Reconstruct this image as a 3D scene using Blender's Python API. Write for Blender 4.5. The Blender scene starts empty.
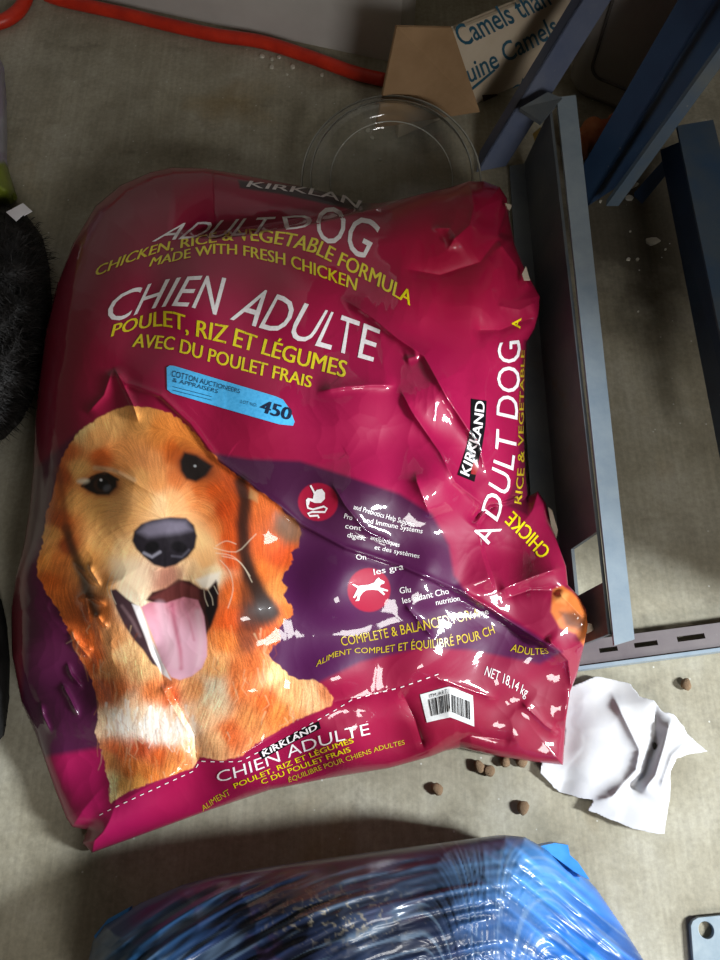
import bpy, bmesh, math, random
import numpy as np
from mathutils import Vector, Matrix

rng = np.random.default_rng(7)
random.seed(7)
scene = bpy.context.scene
COL = scene.collection

# ------------------------------------------------------------------ camera
CAM_H = 0.90
TILT = math.radians(22.0)
FPX = 747.0
cam_data = bpy.data.cameras.new('camera')
cam_data.sensor_fit = 'VERTICAL'
cam_data.sensor_height = 36.0
cam_data.lens = FPX / 960.0 * 36.0
cam_data.clip_start = 0.01
cam = bpy.data.objects.new('camera', cam_data)
COL.objects.link(cam)
cam.location = (0, 0, CAM_H)
cam.rotation_euler = (TILT, 0, 0)
scene.camera = cam

# ------------------------------------------------------------------ colour helpers
def lin(c):
    c = np.asarray(c, dtype=np.float64) / 255.0
    return np.where(c <= 0.04045, c / 12.92, ((c + 0.055) / 1.055) ** 2.4)

def L4(c):
    v = lin(c)
    return (float(v[0]), float(v[1]), float(v[2]), 1.0)

# ------------------------------------------------------------------ world, lights, exposure
world = bpy.data.worlds.new('dim_room_air')
scene.world = world
world.use_nodes = True
bg = world.node_tree.nodes['Background']
bg.inputs[0].default_value = (1.0, 0.88, 0.68, 1)
bg.inputs[1].default_value = 0.065

def area_light(name, loc, target, sx, sy, power, color):
    d = bpy.data.lights.new(name, 'AREA')
    d.shape = 'RECTANGLE'; d.size = sx; d.size_y = sy
    d.energy = power; d.color = color
    o = bpy.data.objects.new(name, d); COL.objects.link(o)
    o.location = loc
    o.rotation_euler = (Vector(target) - Vector(loc)).to_track_quat('-Z', 'Y').to_euler()
    return o

# daylight through the open garage door on the right, in front of the rack
area_light('doorway_daylight', (1.85, -0.30, 1.30), (0.1, 0.2, 0.0), 0.22, 0.36, 100.0, (0.90, 0.96, 1.0))
# the same daylight coming round the front of the open door, behind the photographer
area_light('front_daylight', (0.85, -1.60, 1.40), (0.0, 0.1, 0.0), 0.6, 0.6, 27.0, (1.0, 0.98, 0.94))

vs = scene.view_settings
vs.view_transform = 'Standard'
vs.look = 'None'
vs.exposure = 0.0
vs.gamma = 1.0
vs.use_curve_mapping = False

# ------------------------------------------------------------------ pixels to places
CT, ST = math.cos(TILT), math.sin(TILT)
def rays(px, py):
    x = (np.asarray(px, float) - 360.0) / FPX
    y = -(np.asarray(py, float) - 480.0) / FPX
    return x, y * CT + ST, y * ST - CT

def world_np(px, py, z):
    dx, dy, dz = rays(px, py)
    t = (np.asarray(z, float) - CAM_H) / dz
    return np.stack([dx * t, dy * t, CAM_H + dz * t], axis=-1)

def P(px, py, z=0.0):
    return Vector(world_np(px, py, z).tolist())

def on_plane(px, py, p0, n):
    dx, dy, dz = rays(px, py)
    d = Vector((float(dx), float(dy), float(dz)))
    o = Vector((0, 0, CAM_H))
    t = (p0 - o).dot(n) / d.dot(n)
    return o + d * t

# ------------------------------------------------------------------ object helpers
def link(name, me, mat=None, parent=None):
    o = bpy.data.objects.new(name, me)
    COL.objects.link(o)
    if mat is not None and me is not None:
        me.materials.append(mat)
    if parent is not None:
        o.parent = parent
        o.matrix_parent_inverse = Matrix.Translation(-parent.location)
    return o

def empty(name, loc=(0, 0, 0)):
    o = bpy.data.objects.new(name, None)
    o.empty_display_size = 0.05
    COL.objects.link(o)
    o.location = loc
    return o

def tag(o, label=None, cat=None, group=None, kind=None):
    if label: o['label'] = label
    if cat: o['category'] = cat
    if group: o['group'] = group
    if kind: o['kind'] = kind
    return o

def from_bm(name, bm, mat, parent=None, smooth=False):
    bmesh.ops.recalc_face_normals(bm, faces=bm.faces)
    me = bpy.data.meshes.new(name)
    bm.to_mesh(me); bm.free()
    if smooth:
        me.polygons.foreach_set('use_smooth', [True] * len(me.polygons))
    return link(name, me, mat, parent)

def bm_prism(bm, pts, offset):
    """closed polygon of 3-D points pushed along an offset vector."""
    a = [bm.verts.new(p) for p in pts]
    b = [bm.verts.new(Vector(p) + offset) for p in pts]
    n = len(a)
    bm.faces.new(a); bm.faces.new(list(reversed(b)))
    for i in range(n):
        j = (i + 1) % n
        bm.faces.new((a[i], b[i], b[j], a[j]))

def bm_box_frame(bm, o, u, v, w, u0, u1, v0, v1, w0, w1):
    """box in a skew frame."""
    vs_ = []
    for a in (u0, u1):
        for b in (v0, v1):
            for c in (w0, w1):
                vs_.append(bm.verts.new(o + u * a + v * b + w * c))
    for f in ((0, 1, 3, 2), (4, 6, 7, 5), (0, 4, 5, 1), (2, 3, 7, 6), (0, 2, 6, 4), (1, 5, 7, 3)):
        bm.faces.new([vs_[i] for i in f])

def bm_tube(bm, pts, radius, seg=12, cap=True):
    pts = [Vector(p) for p in pts]
    rings = []
    up = Vector((0, 0, 1))
    for i, p in enumerate(pts):
        t = (pts[min(i + 1, len(pts) - 1)] - pts[max(i - 1, 0)]).normalized()
        s = t.cross(up)
        if s.length < 1e-4: s = t.cross(Vector((1, 0, 0)))
        s.normalize(); n = s.cross(t)
        r = radius(i / (len(pts) - 1)) if callable(radius) else radius
        rings.append([bm.verts.new(p + (s * math.cos(a) + n * math.sin(a)) * r)
                      for a in [2 * math.pi * k / seg for k in range(seg)]])
    for a, b in zip(rings, rings[1:]):
        for k in range(seg):
            bm.faces.new((a[k], a[(k + 1) % seg], b[(k + 1) % seg], b[k]))
    if cap:
        bm.faces.new(rings[0]); bm.faces.new(list(reversed(rings[-1])))

def smooth_path(pts, n):
    """Catmull-Rom through the points."""
    pts = [Vector(p) for p in pts]
    out = []
    m = len(pts) - 1
    for i in range(n):
        t = i / (n - 1) * m
        k = min(int(t), m - 1); f = t - k
        p0 = pts[max(k - 1, 0)]; p1 = pts[k]; p2 = pts[k + 1]; p3 = pts[min(k + 2, m)]
        out.append(0.5 * ((2 * p1) + (p2 - p0) * f + (2 * p0 - 5 * p1 + 4 * p2 - p3) * f * f
                          + (3 * p1 - p0 - 3 * p2 + p3) * f ** 3))
    return out

# ------------------------------------------------------------------ material helpers
def new_mat(name, rough=0.5, metal=0.0, spec=0.5, base=(128, 128, 128)):
    m = bpy.data.materials.new(name)
    m.use_nodes = True
    nt = m.node_tree
    b = nt.nodes['Principled BSDF']
    b.inputs['Roughness'].default_value = rough
    b.inputs['Metallic'].default_value = metal
    b.inputs['Specular IOR Level'].default_value = spec
    b.inputs['Base Color'].default_value = L4(base)
    return m, nt, b

def nd(nt, typ, **kw):
    n = nt.nodes.new(typ)
    for k, v in kw.items():
        if k in n.inputs.keys(): n.inputs[k].default_value = v
        else: setattr(n, k, v)
    return n

def ramp(nt, fac, stops):
    r = nt.nodes.new('ShaderNodeValToRGB')
    e = r.color_ramp.elements
    while len(e) > 1: e.remove(e[-1])
    e[0].position = stops[0][0]; e[0].color = stops[0][1]
    for p, c in stops[1:]:
        x = e.new(p); x.color = c
    nt.links.new(fac, r.inputs[0])
    return r

def noise(nt, scale, detail=4, rough=0.55, vec=None, dist=0.0):
    n = nt.nodes.new('ShaderNodeTexNoise')
    n.inputs['Scale'].default_value = scale
    n.inputs['Detail'].default_value = detail
    n.inputs['Roughness'].default_value = rough
    n.inputs['Distortion'].default_value = dist
    if vec is not None: nt.links.new(vec, n.inputs['Vector'])
    return n

def mix(nt, fac, a, b, typ='MIX'):
    m = nt.nodes.new('ShaderNodeMix')
    m.data_type = 'RGBA'; m.blend_type = typ
    for sock, val in ((m.inputs[0], fac), (m.inputs[6], a), (m.inputs[7], b)):
        if hasattr(val, 'is_linked') or hasattr(val, 'links'): nt.links.new(val, sock)
        else: sock.default_value = val
    return m.outputs[2]

def bump(nt, bsdf, height, strength=0.3, dist=0.002, sock='Normal'):
    b = nt.nodes.new('ShaderNodeBump')
    b.inputs['Strength'].default_value = strength
    b.inputs['Distance'].default_value = dist
    nt.links.new(height, b.inputs['Height'])
    nt.links.new(b.outputs[0], bsdf.inputs[sock])
    return b

def coords(nt, scale=(1, 1, 1), rot=(0, 0, 0)):
    tc = nt.nodes.new('ShaderNodeTexCoord')
    mp = nt.nodes.new('ShaderNodeMapping')
    mp.inputs['Scale'].default_value = scale
    mp.inputs['Rotation'].default_value = rot
    nt.links.new(tc.outputs['Object'], mp.inputs[0])
    return mp.outputs[0]

# concrete floor: stains, dust, faint broom lines
def floor_material():
    m, nt, b = new_mat('concrete', 0.75, 0, 0.35)
    v = coords(nt)
    big = noise(nt, 2.3, 5, 0.6, v, 0.4)
    mid = noise(nt, 9.0, 6, 0.65, v)
    fine = noise(nt, 160.0, 3, 0.7, v)
    c1 = ramp(nt, big.outputs[0], [(0.30, L4((118, 110, 90))), (0.5, L4((146, 140, 122))), (0.72, L4((172, 169, 156)))])
    c2 = ramp(nt, mid.outputs[0], [(0.32, L4((104, 95, 70))), (0.52, L4((158, 152, 132))), (0.75, L4((194, 190, 176)))])
    c = mix(nt, 0.45, c1.outputs[0], c2.outputs[0])
    c = mix(nt, 0.06, c, L4((190, 188, 178)))
    # ochre rust stains
    st = noise(nt, 5.2, 3, 0.5, coords(nt, (1, 1, 1), (0, 0, 0.7)))
    sf = ramp(nt, st.outputs[0], [(0.60, (0, 0, 0, 1)), (0.74, (0.55, 0.55, 0.55, 1))])
    c = mix(nt, sf.outputs[0], c, L4((138, 112, 62)))
    # dark dirt
    dt = noise(nt, 13.0, 5, 0.65, coords(nt, (1, 1.5, 1), (0, 0, 0.3)))
    df = ramp(nt, dt.outputs[0], [(0.58, (0, 0, 0, 1)), (0.82, (0.6, 0.6, 0.6, 1))])
    c = mix(nt, df.outputs[0], c, L4((74, 68, 56)))
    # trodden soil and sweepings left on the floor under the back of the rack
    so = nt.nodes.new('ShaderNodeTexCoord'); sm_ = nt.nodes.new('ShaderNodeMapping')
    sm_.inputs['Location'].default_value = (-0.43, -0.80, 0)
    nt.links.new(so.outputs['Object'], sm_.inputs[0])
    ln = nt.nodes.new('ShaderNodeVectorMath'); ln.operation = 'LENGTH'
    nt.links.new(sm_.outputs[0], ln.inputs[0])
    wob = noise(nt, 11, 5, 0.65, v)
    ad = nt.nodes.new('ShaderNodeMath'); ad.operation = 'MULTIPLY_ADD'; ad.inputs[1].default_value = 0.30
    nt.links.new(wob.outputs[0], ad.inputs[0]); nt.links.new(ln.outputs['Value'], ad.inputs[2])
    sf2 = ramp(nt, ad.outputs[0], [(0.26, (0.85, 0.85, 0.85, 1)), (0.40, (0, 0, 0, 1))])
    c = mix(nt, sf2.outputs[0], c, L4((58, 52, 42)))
    # broom lines
    bl = noise(nt, 1.0, 2, 0.5, coords(nt, (170, 7, 1), (0, 0, 0.05)))
    bf = ramp(nt, bl.outputs[0], [(0.42, (0, 0, 0, 1)), (0.62, (1, 1, 1, 1))])
    c = mix(nt, 0.05, c, bf.outputs[0], 'OVERLAY')
    sp = ramp(nt, fine.outputs[0], [(0.25, (0.25, 0.25, 0.25, 1)), (0.5, (0.5, 0.5, 0.5, 1)), (0.8, (0.8, 0.8, 0.8, 1))])
    c = mix(nt, 0.35, c, sp.outputs[0], 'OVERLAY')
    # pale flecks of grit
    vo = nt.nodes.new('ShaderNodeTexVoronoi'); vo.inputs['Scale'].default_value = 42.0
    nt.links.new(v, vo.inputs['Vector'])
    vf = ramp(nt, vo.outputs['Distance'], [(0.035, (0.8, 0.8, 0.8, 1)), (0.06, (0, 0, 0, 1))])
    c = mix(nt, vf.outputs[0], c, L4((205, 204, 196)))
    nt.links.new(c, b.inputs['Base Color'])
    add = nt.nodes.new('ShaderNodeMath'); add.operation = 'ADD'
    nt.links.new(bl.outputs[0], add.inputs[0]); nt.links.new(fine.outputs[0], add.inputs[1])
    bump(nt, b, add.outputs[0], 0.10, 0.001)
    return m

def painted_metal(name, base, dust, rust, rough=0.45, rust_lo=0.62, scale=18):
    m, nt, b = new_mat(name, rough, 0.0, 0.5)
    v = coords(nt)
    n1 = noise(nt, scale, 6, 0.65, v); n2 = noise(nt, scale * 0.45, 5, 0.6, v, 0.6)
    n3 = noise(nt, scale * 9, 3, 0.6, v)
    c = ramp(nt, n1.outputs[0], [(0.3, L4(base)), (0.75, L4(dust))]).outputs[0]
    rf = ramp(nt, n2.outputs[0], [(rust_lo, (0, 0, 0, 1)), (rust_lo + 0.10, (0.85, 0.85, 0.85, 1))])
    c = mix(nt, rf.outputs[0], c, L4(rust))
    sf = ramp(nt, n3.outputs[0], [(0.70, (0, 0, 0, 1)), (0.76, (0.5, 0.5, 0.5, 1))])
    c = mix(nt, sf.outputs[0], c, L4((150, 148, 138)))
    nt.links.new(c, b.inputs['Base Color'])
    bump(nt, b, n1.outputs[0], 0.25, 0.001)
    return m

def mottled(name, c0, c1, scale=12, rough=0.6, spec=0.4, bstr=0.2, bdist=0.001, detail=5):
    m, nt, b = new_mat(name, rough, 0, spec)
    n1 = noise(nt, scale, detail, 0.6, coords(nt))
    r = ramp(nt, n1.outputs[0], [(0.3, L4(c0)), (0.72, L4(c1))])
    nt.links.new(r.outputs[0], b.inputs['Base Color'])
    bump(nt, b, n1.outputs[0], bstr, bdist)
    return m

def attr_material(name, rough=0.32, coat=1.0, coat_rough=0.07, bscale=60, bstr=0.08, bdist=0.001, crinkle=0.0):
    m, nt, b = new_mat(name, rough, 0, 0.22)
    a = nt.nodes.new('ShaderNodeAttribute'); a.attribute_name = 'print'
    nt.links.new(a.outputs['Color'], b.inputs['Base Color'])
    b.inputs['Coat Weight'].default_value = coat
    b.inputs['Coat Roughness'].default_value = coat_rough
    n1 = noise(nt, bscale, 3, 0.5, coords(nt), 0.4)
    bump(nt, b, n1.outputs[0], bstr, bdist)
    bm_ = bump(nt, b, n1.outputs[0], bstr, bdist, 'Coat Normal')
    return m

def ink(name, c, rough=0.3):
    m, nt, b = new_mat(name, rough, 0, 0.45, c)
    b.inputs['Coat Weight'].default_value = 0.8
    b.inputs['Coat Roughness'].default_value = 0.08
    n1 = noise(nt, 300, 2, 0.5, coords(nt))
    d = tuple(max(0, x - 14) for x in c)
    r = ramp(nt, n1.outputs[0], [(0.3, L4(d)), (0.6, L4(c))])
    nt.links.new(r.outputs[0], b.inputs['Base Color'])
    return m

# ------------------------------------------------------------------ numpy field helpers
def seg_dist(X, Y, pts, closed=False):
    """distance to a polyline, side sign (+ right of travel in image), arc fraction."""
    pts = np.asarray(pts, float)
    if closed: pts = np.vstack([pts, pts[:1]])
    seglen = np.hypot(*(pts[1:] - pts[:-1]).T)
    cum = np.concatenate([[0], np.cumsum(seglen)])
    best = np.full(X.shape, 1e9); sgn = np.ones(X.shape); fr = np.zeros(X.shape)
    for i in range(len(pts) - 1):
        a, b = pts[i], pts[i + 1]
        d = b - a; l2 = d @ d + 1e-9
        t = np.clip(((X - a[0]) * d[0] + (Y - a[1]) * d[1]) / l2, 0, 1)
        ex = X - (a[0] + t * d[0]); ey = Y - (a[1] + t * d[1])
        dist = ex * ex + ey * ey
        m = dist < best
        best = np.where(m, dist, best)
        sgn = np.where(m, np.sign(d[0] * ey - d[1] * ex + 1e-12), sgn)
        fr = np.where(m, (cum[i] + t * seglen[i]) / cum[-1], fr)
    return np.sqrt(best), sgn, fr

def inside(X, Y, pts):
    pts = np.asarray(pts, float)
    r = np.zeros(X.shape, bool)
    n = len(pts)
    for i in range(n):
        x0, y0 = pts[i]; x1, y1 = pts[(i + 1) % n]
        if y0 == y1: continue
        c = ((y0 > Y) != (y1 > Y)) & (X < (x1 - x0) * (Y - y0) / (y1 - y0) + x0)
        r ^= c
    return r

def sdf(X, Y, pts):
    d, _, _ = seg_dist(X, Y, pts, True)
    return np.where(inside(X, Y, pts), d, -d)

def sstep(a, b, x):
    t = np.clip((x - a) / (b - a), 0, 1)
    return t * t * (3 - 2 * t)

def idw(X, Y, pts, vals, power=2.0, soft=4.0):
    vals = np.asarray(vals, float)
    if vals.ndim == 1: vals = vals[:, None]
    num = np.zeros(X.shape + (vals.shape[1],)); den = np.zeros(X.shape)
    for (px, py), v in zip(pts, vals):
        w = 1.0 / ((X - px) ** 2 + (Y - py) ** 2 + soft * soft) ** (power / 2)
        num += w[..., None] * v; den += w
    return num / den[..., None]

def vnoise(X, Y, cell, seed):
    r = np.random.default_rng(seed)
    g = r.random((256, 256))
    x = X / cell; y = Y / cell
    xi = np.floor(x).astype(int); yi = np.floor(y).astype(int)
    fx = x - xi; fy = y - yi
    fx = fx * fx * (3 - 2 * fx); fy = fy * fy * (3 - 2 * fy)
    a = g[yi & 255, xi & 255]; b = g[yi & 255, (xi + 1) & 255]
    c = g[(yi + 1) & 255, xi & 255]; d = g[(yi + 1) & 255, (xi + 1) & 255]
    return (a * (1 - fx) + b * fx) * (1 - fy) + (c * (1 - fx) + d * fx) * fy

def crumple(*a, **k):
    return -valley_crumple(*a, **k)

def valley_crumple(X, Y, cell, seed, slope=1.0, k=0.35):
    """facets with sharp creases, like handled film: about -1..1 in units of cell."""
    r = np.random.default_rng(seed)
    jx = r.random((128, 128)); jy = r.random((128, 128))
    gx = r.normal(0, slope, (128, 128)); gy = r.normal(0, slope, (128, 128))
    x = X / cell; y = Y / cell
    xi = np.floor(x).astype(int); yi = np.floor(y).astype(int)
    out = np.full(X.shape, -1e9)
    for oy in (-1, 0, 1):
        for ox in (-1, 0, 1):
            cx = xi + ox; cy = yi + oy
            ia = cy & 127; ib = cx & 127
            dx = x - (cx + jx[ia, ib]); dy = y - (cy + jy[ia, ib])
            out = np.maximum(out, 0.35 * (np.clip(gx[ia, ib], -1.6, 1.6) * dx + np.clip(gy[ia, ib], -1.6, 1.6) * dy) - (k + .30) * (dx * dx + dy * dy))
    return out

def blur(A, n):
    for ax in (0, 1):
        for _ in range(2):
            p = [(0, 0), (0, 0)]; p[ax] = (n + 1, n)
            c = np.cumsum(np.pad(A, p, mode='edge'), axis=ax)
            hi = np.take(c, range(2 * n + 1, c.shape[ax]), axis=ax)
            lo = np.take(c, range(0, c.shape[ax] - 2 * n - 1), axis=ax)
            A = (hi - lo) / (2 * n + 1)
    return A

class Field:
    """a surface standing over the floor, sampled on a grid of viewing directions."""
    def __init__(s, x0, y0, x1, y1, step):
        s.x0, s.y0, s.step = x0, y0, step
        s.nx = int(round((x1 - x0) / step)) + 1; s.ny = int(round((y1 - y0) / step)) + 1
        s.X, s.Y = np.meshgrid(x0 + np.arange(s.nx) * step, y0 + np.arange(s.ny) * step)
    def cut(s, outline):
        s.outline = np.asarray(outline, float)
        s.sd = sdf(s.X, s.Y, s.outline)
        s.d = np.maximum(s.sd, 0)
    def build(s, z, rgb, name, mat, parent, inset=0.05, closed=True, thick=None):
        s.z = z
        st = s.step
        # snap the outer row of samples to the outline so the edge runs clean
        X = s.X.copy(); Y = s.Y.copy()
        keep = s.sd > -0.95 * st
        band = keep & (s.sd < 0)
        bx, by = X[band], Y[band]
        o = np.vstack([s.outline, s.outline[:1]])
        best = np.full(bx.shape, 1e9); nxp = bx.copy(); nyp = by.copy()
        for i in range(len(o) - 1):
            a, b = o[i], o[i + 1]; d = b - a
            t = np.clip(((bx - a[0]) * d[0] + (by - a[1]) * d[1]) / (d @ d + 1e-9), 0, 1)
            qx = a[0] + t * d[0]; qy = a[1] + t * d[1]
            q = (qx - bx) ** 2 + (qy - by) ** 2
            m = q < best; best = np.where(m, q, best); nxp = np.where(m, qx, nxp); nyp = np.where(m, qy, nyp)
        X[band] = nxp; Y[band] = nyp
        W = world_np(X, Y, z)
        s.W = W
        gx = np.gradient(W, axis=1); gy = np.gradient(W, axis=0)
        n = np.cross(gx, -gy); n /= np.linalg.norm(n, axis=-1, keepdims=True) + 1e-12
        s.N = n
        cell = keep[:-1, :-1] & keep[1:, :-1] & keep[:-1, 1:] & keep[1:, 1:]
        ids = np.arange(s.nx * s.ny).reshape(s.ny, s.nx)
        q = np.stack([ids[:-1, :-1][cell], ids[1:, :-1][cell], ids[1:, 1:][cell], ids[:-1, 1:][cell]], -1)
        used = np.unique(q)
        remap = np.full(s.nx * s.ny, -1); remap[used] = np.arange(len(used))
        q = remap[q]
        V = W.reshape(-1, 3)[used]
        C = rgb.reshape(-1, 3)[used] if rgb is not None else None
        # rim edges
        e = np.concatenate([q[:, [0, 1]], q[:, [1, 2]], q[:, [2, 3]], q[:, [3, 0]]])
        key = np.minimum(e[:, 0], e[:, 1]) * len(V) + np.maximum(e[:, 0], e[:, 1])
        _, inv, cnt = np.unique(key, return_inverse=True, return_counts=True)
        rim = e[cnt[inv] == 1]
        faces = [q]
        if closed:
            rv = np.unique(rim)
            c0 = V[rv].mean(0)
            prev = {int(a): int(a) for a in rv}
            rings = []
            base = len(V); allV = [V]; allC = [C]
            prevmap = np.full(len(V), -1); prevmap[rv] = rv
            for f in (0.45, 0.8, 1.0):
                p = V[rv].copy()
                zz = p[:, 2].copy()
                dirv = c0[:2] - p[:, :2]; dirv /= np.linalg.norm(dirv, axis=1, keepdims=True)
                p[:, :2] += dirv * (np.minimum(0.75 * zz, inset) * (1 - math.sqrt(1 - f * f)))[:, None]
                p[:, 2] = zz * (1 - f) + 0.001 * f
                newmap = np.full(len(V), -1); newmap[rv] = base + np.arange(len(rv))
                allV.append(p)
                if C is not None: allC.append(C[rv])
                faces.append(np.stack([prevmap[rim[:, 1]], prevmap[rim[:, 0]], newmap[rim[:, 0]], newmap[rim[:, 1]]], -1))
                prevmap = newmap; base += len(rv)
            cc = np.array([[c0[0], c0[1], 0.001]])
            allV.append(cc)
            if C is not None: allC.append(C[:1])
            tri = np.stack([prevmap[rim[:, 1]], prevmap[rim[:, 0]], np.full(len(rim), base)], -1)
            V = np.concatenate(allV)
            if C is not None: C = np.concatenate(allC)
        else:
            tri = np.zeros((0, 3), int)
            if thick:
                nn = s.N.reshape(-1, 3)[used]
                nv = len(V)
                V = np.concatenate([V, V - nn * thick])
                if C is not None: C = np.concatenate([C, C])
                faces.append(q[:, ::-1] + nv)
                faces.append(np.stack([rim[:, 1], rim[:, 0], rim[:, 0] + nv, rim[:, 1] + nv], -1))
        Q = np.concatenate(faces)
        me = bpy.data.meshes.new(name)
        me.vertices.add(len(V)); me.vertices.foreach_set('co', V.astype(np.float32).ravel())
        nl = len(Q) * 4 + len(tri) * 3
        me.loops.add(nl)
        me.loops.foreach_set('vertex_index', np.concatenate([Q.ravel(), tri.ravel()]).astype(np.int32))
        me.polygons.add(len(Q) + len(tri))
        ls = np.concatenate([np.arange(len(Q)) * 4, len(Q) * 4 + np.arange(len(tri)) * 3]).astype(np.int32)
        me.polygons.foreach_set('loop_start', ls)
        me.polygons.foreach_set('use_smooth', np.ones(len(ls), bool))
        me.update(calc_edges=True)
        if C is not None:
            at = me.color_attributes.new('print', 'FLOAT_COLOR', 'POINT')
            at.data.foreach_set('color', np.concatenate([C, np.ones((len(C), 1))], 1).astype(np.float32).ravel())
        return link(name, me, mat, parent)
    def sample(s, A, px, py):
        u = np.clip((np.asarray(px, float) - s.x0) / s.step, 0, s.nx - 1.001)
        v = np.clip((np.asarray(py, float) - s.y0) / s.step, 0, s.ny - 1.001)
        i = u.astype(int); j = v.astype(int); fu = u - i; fv = v - j
        if A.ndim == 3: fu = fu[..., None]; fv = fv[..., None]
        return (A[j, i] * (1 - fu) + A[j, i + 1] * fu) * (1 - fv) + (A[j + 1, i] * (1 - fu) + A[j + 1, i + 1] * fu) * fv
    def at(s, px, py, lift):
        z = s.sample(s.z, px, py)
        n = s.sample(s.N, px, py)
        n /= np.linalg.norm(n, axis=-1, keepdims=True)
        return world_np(px, py, z) + n * lift

# ------------------------------------------------------------------ lettering
_fc = bpy.data.curves.new('lettering_source', 'FONT')
_fo = bpy.data.objects.new('lettering_source', _fc)
COL.objects.link(_fo)
def text_flat(body, bold=0.0, space=1.0):
    _fc.body = body; _fc.size = 1.0; _fc.offset = bold; _fc.space_character = space
    _fc.resolution_u = 3
    bpy.context.view_layer.update()
    dg = bpy.context.evaluated_depsgraph_get()
    ev = _fo.evaluated_get(dg)
    me = ev.to_mesh()
    v = np.array([x.co[:2] for x in me.vertices]) if len(me.vertices) else np.zeros((0, 2))
    f = [tuple(p.vertices) for p in me.polygons]
    ev.to_mesh_clear()
    return v, f
CAPH = text_flat('H')[0][:, 1].max()

def warp(v, base, cap):
    base = np.asarray(base, float); cap = np.asarray(cap, float)
    l = np.concatenate([[0], np.cumsum(np.hypot(*(base[1:] - base[:-1]).T))]); l /= l[-1]
    u = (v[:, 0] - v[:, 0].min()) / (v[:, 0].max() - v[:, 0].min())
    w = v[:, 1] / CAPH
    b = np.stack([np.interp(u, l, base[:, 0]), np.interp(u, l, base[:, 1])], -1)
    c = np.stack([np.interp(u, l, cap[:, 0]), np.interp(u, l, cap[:, 1])], -1)
    return b + (c - b) * w[:, None]

def flat_bm(v, faces):
    bm = bmesh.new()
    vv = [bm.verts.new((p[0], p[1], 0)) for p in v]
    for f in faces:
        try: bm.faces.new([vv[i] for i in f])
        except ValueError: pass
    bm.normal_update()
    return bm

def drape(field, bm, name, mat, parent, lift=0.0006, cell=3.0):
    bmesh.ops.triangulate(bm, faces=[f for f in bm.faces if len(f.verts) > 4])
    co = np.array([x.co[:2] for x in bm.verts])
    lo, hi = co.min(0), co.max(0)
    for ax in (0, 1):
        no = [0, 0, 0]; no[ax] = 1
        k = math.floor(lo[ax] / cell) * cell + cell
        while k < hi[ax]:
            c = [0, 0, 0]; c[ax] = k
            bmesh.ops.bisect_plane(bm, geom=bm.verts[:] + bm.edges[:] + bm.faces[:], plane_co=c, plane_no=no)
            k += cell
    vs_ = list(bm.verts)
    co = np.array([x.co[:2] for x in vs_])
    W = field.at(co[:, 0], co[:, 1], lift)
    for x, w in zip(vs_, W): x.co = w
    for f in bm.faces:
        f.normal_update()
        if f.normal.z < 0: f.normal_flip()
    me = bpy.data.meshes.new(name)
    bm.to_mesh(me); bm.free()
    me.polygons.foreach_set('use_smooth', [True] * len(me.polygons))
    return link(name, me, mat, parent)

# =================================================================== the setting
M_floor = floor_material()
def plane_grid(name, x0, x1, y0, y1, mat):
    bm = bmesh.new()
    bm_box_frame(bm, Vector((0, 0, 0)), Vector((1, 0, 0)), Vector((0, 1, 0)), Vector((0, 0, 1)), x0, x1, y0, y1, -0.06, 0.0)
    return from_bm(name, bm, mat)
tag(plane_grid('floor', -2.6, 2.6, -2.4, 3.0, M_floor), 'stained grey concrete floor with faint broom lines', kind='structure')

M_wall = mottled('painted_wall', (176, 172, 168), (196, 192, 188), 7, 0.8, 0.3, 0.15, 0.002)
wa = P(110, 2, 0); wb = P(392, 62, 0)
wdir = (wb - wa).normalized(); wn = Vector((-wdir.y, wdir.x, 0))
bm = bmesh.new()
bm_box_frame(bm, wb, wdir, wn, Vector((0, 0, 1)), -2.2, 0.012, 0.0, 0.10, -0.01, 2.4)
tag(from_bm('wall_back', bm, M_wall), 'pale grey painted wall behind the red hose', kind='structure')

# =================================================================== red hose
M_hose = mottled('red_rubber', (178, 34, 16), (214, 52, 26), 30, 0.42, 0.5, 0.1, 0.0006)
def hose(name, px, r, label, n=60):
    bm = bmesh.new()
    bm_tube(bm, smooth_path([P(x, y, z) for x, y, z in px], n), r, 14)
    return tag(from_bm(name, bm, M_hose, smooth=True), label, 'hose')
hose('red_hose', [(46, -5, .011), (65, 1, .011), (120, 13, .011), (165, 24, .011), (215, 35, .011), (262, 42, .011), (310, 57, .011), (352, 72, .011), (384, 80, .011)],
     0.0105, 'long straight red rubber hose running along the foot of the wall')
bm = bmesh.new()
ring = smooth_path([P(x, y, .0115) for x, y in ((-70, 16), (-30, 26), (0, 22), (16, 13), (25, 1), (27, -10), (24, -20))], 40)
bm_tube(bm, ring, 0.0112, 14)
tag(from_bm('red_hose_loop', bm, M_hose, smooth=True), 'curled end loop of red hose away from the wall', 'hose')

# =================================================================== carton with blue writing
M_card = mottled('carton_white', (176, 160, 138), (194, 180, 160), 10, 0.8, 0.2)
M_kraft = mottled('kraft_card', (136, 108, 78), (158, 128, 96), 14, 0.85, 0.2)
M_blueink = ink('blue_print', (38, 84, 104), 0.6)
M_blueink.node_tree.nodes['Principled BSDF'].inputs['Coat Weight'].default_value = 0.0
M_dark = mottled('dark_print', (52, 40, 40), (74, 58, 52), 30, 0.8, 0.2)
ca = P(398, 138, 0.002); cb = P(556, 68, 0.002)
cu = (cb - ca); cw = cu.length; cu.normalize()
cn = Vector((-cu.y, cu.x, 0))
ch = 0.150
carton = empty('cardboard_carton', ca)
tag(carton, 'flattened cardboard carton with blue lettering and a brown flap behind the rack post', 'box')
bm = bmesh.new()
bm_box_frame(bm, ca, cu, cn, Vector((0, 0, 1)), 0, cw, 0, 0.005, 0, ch)
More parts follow.
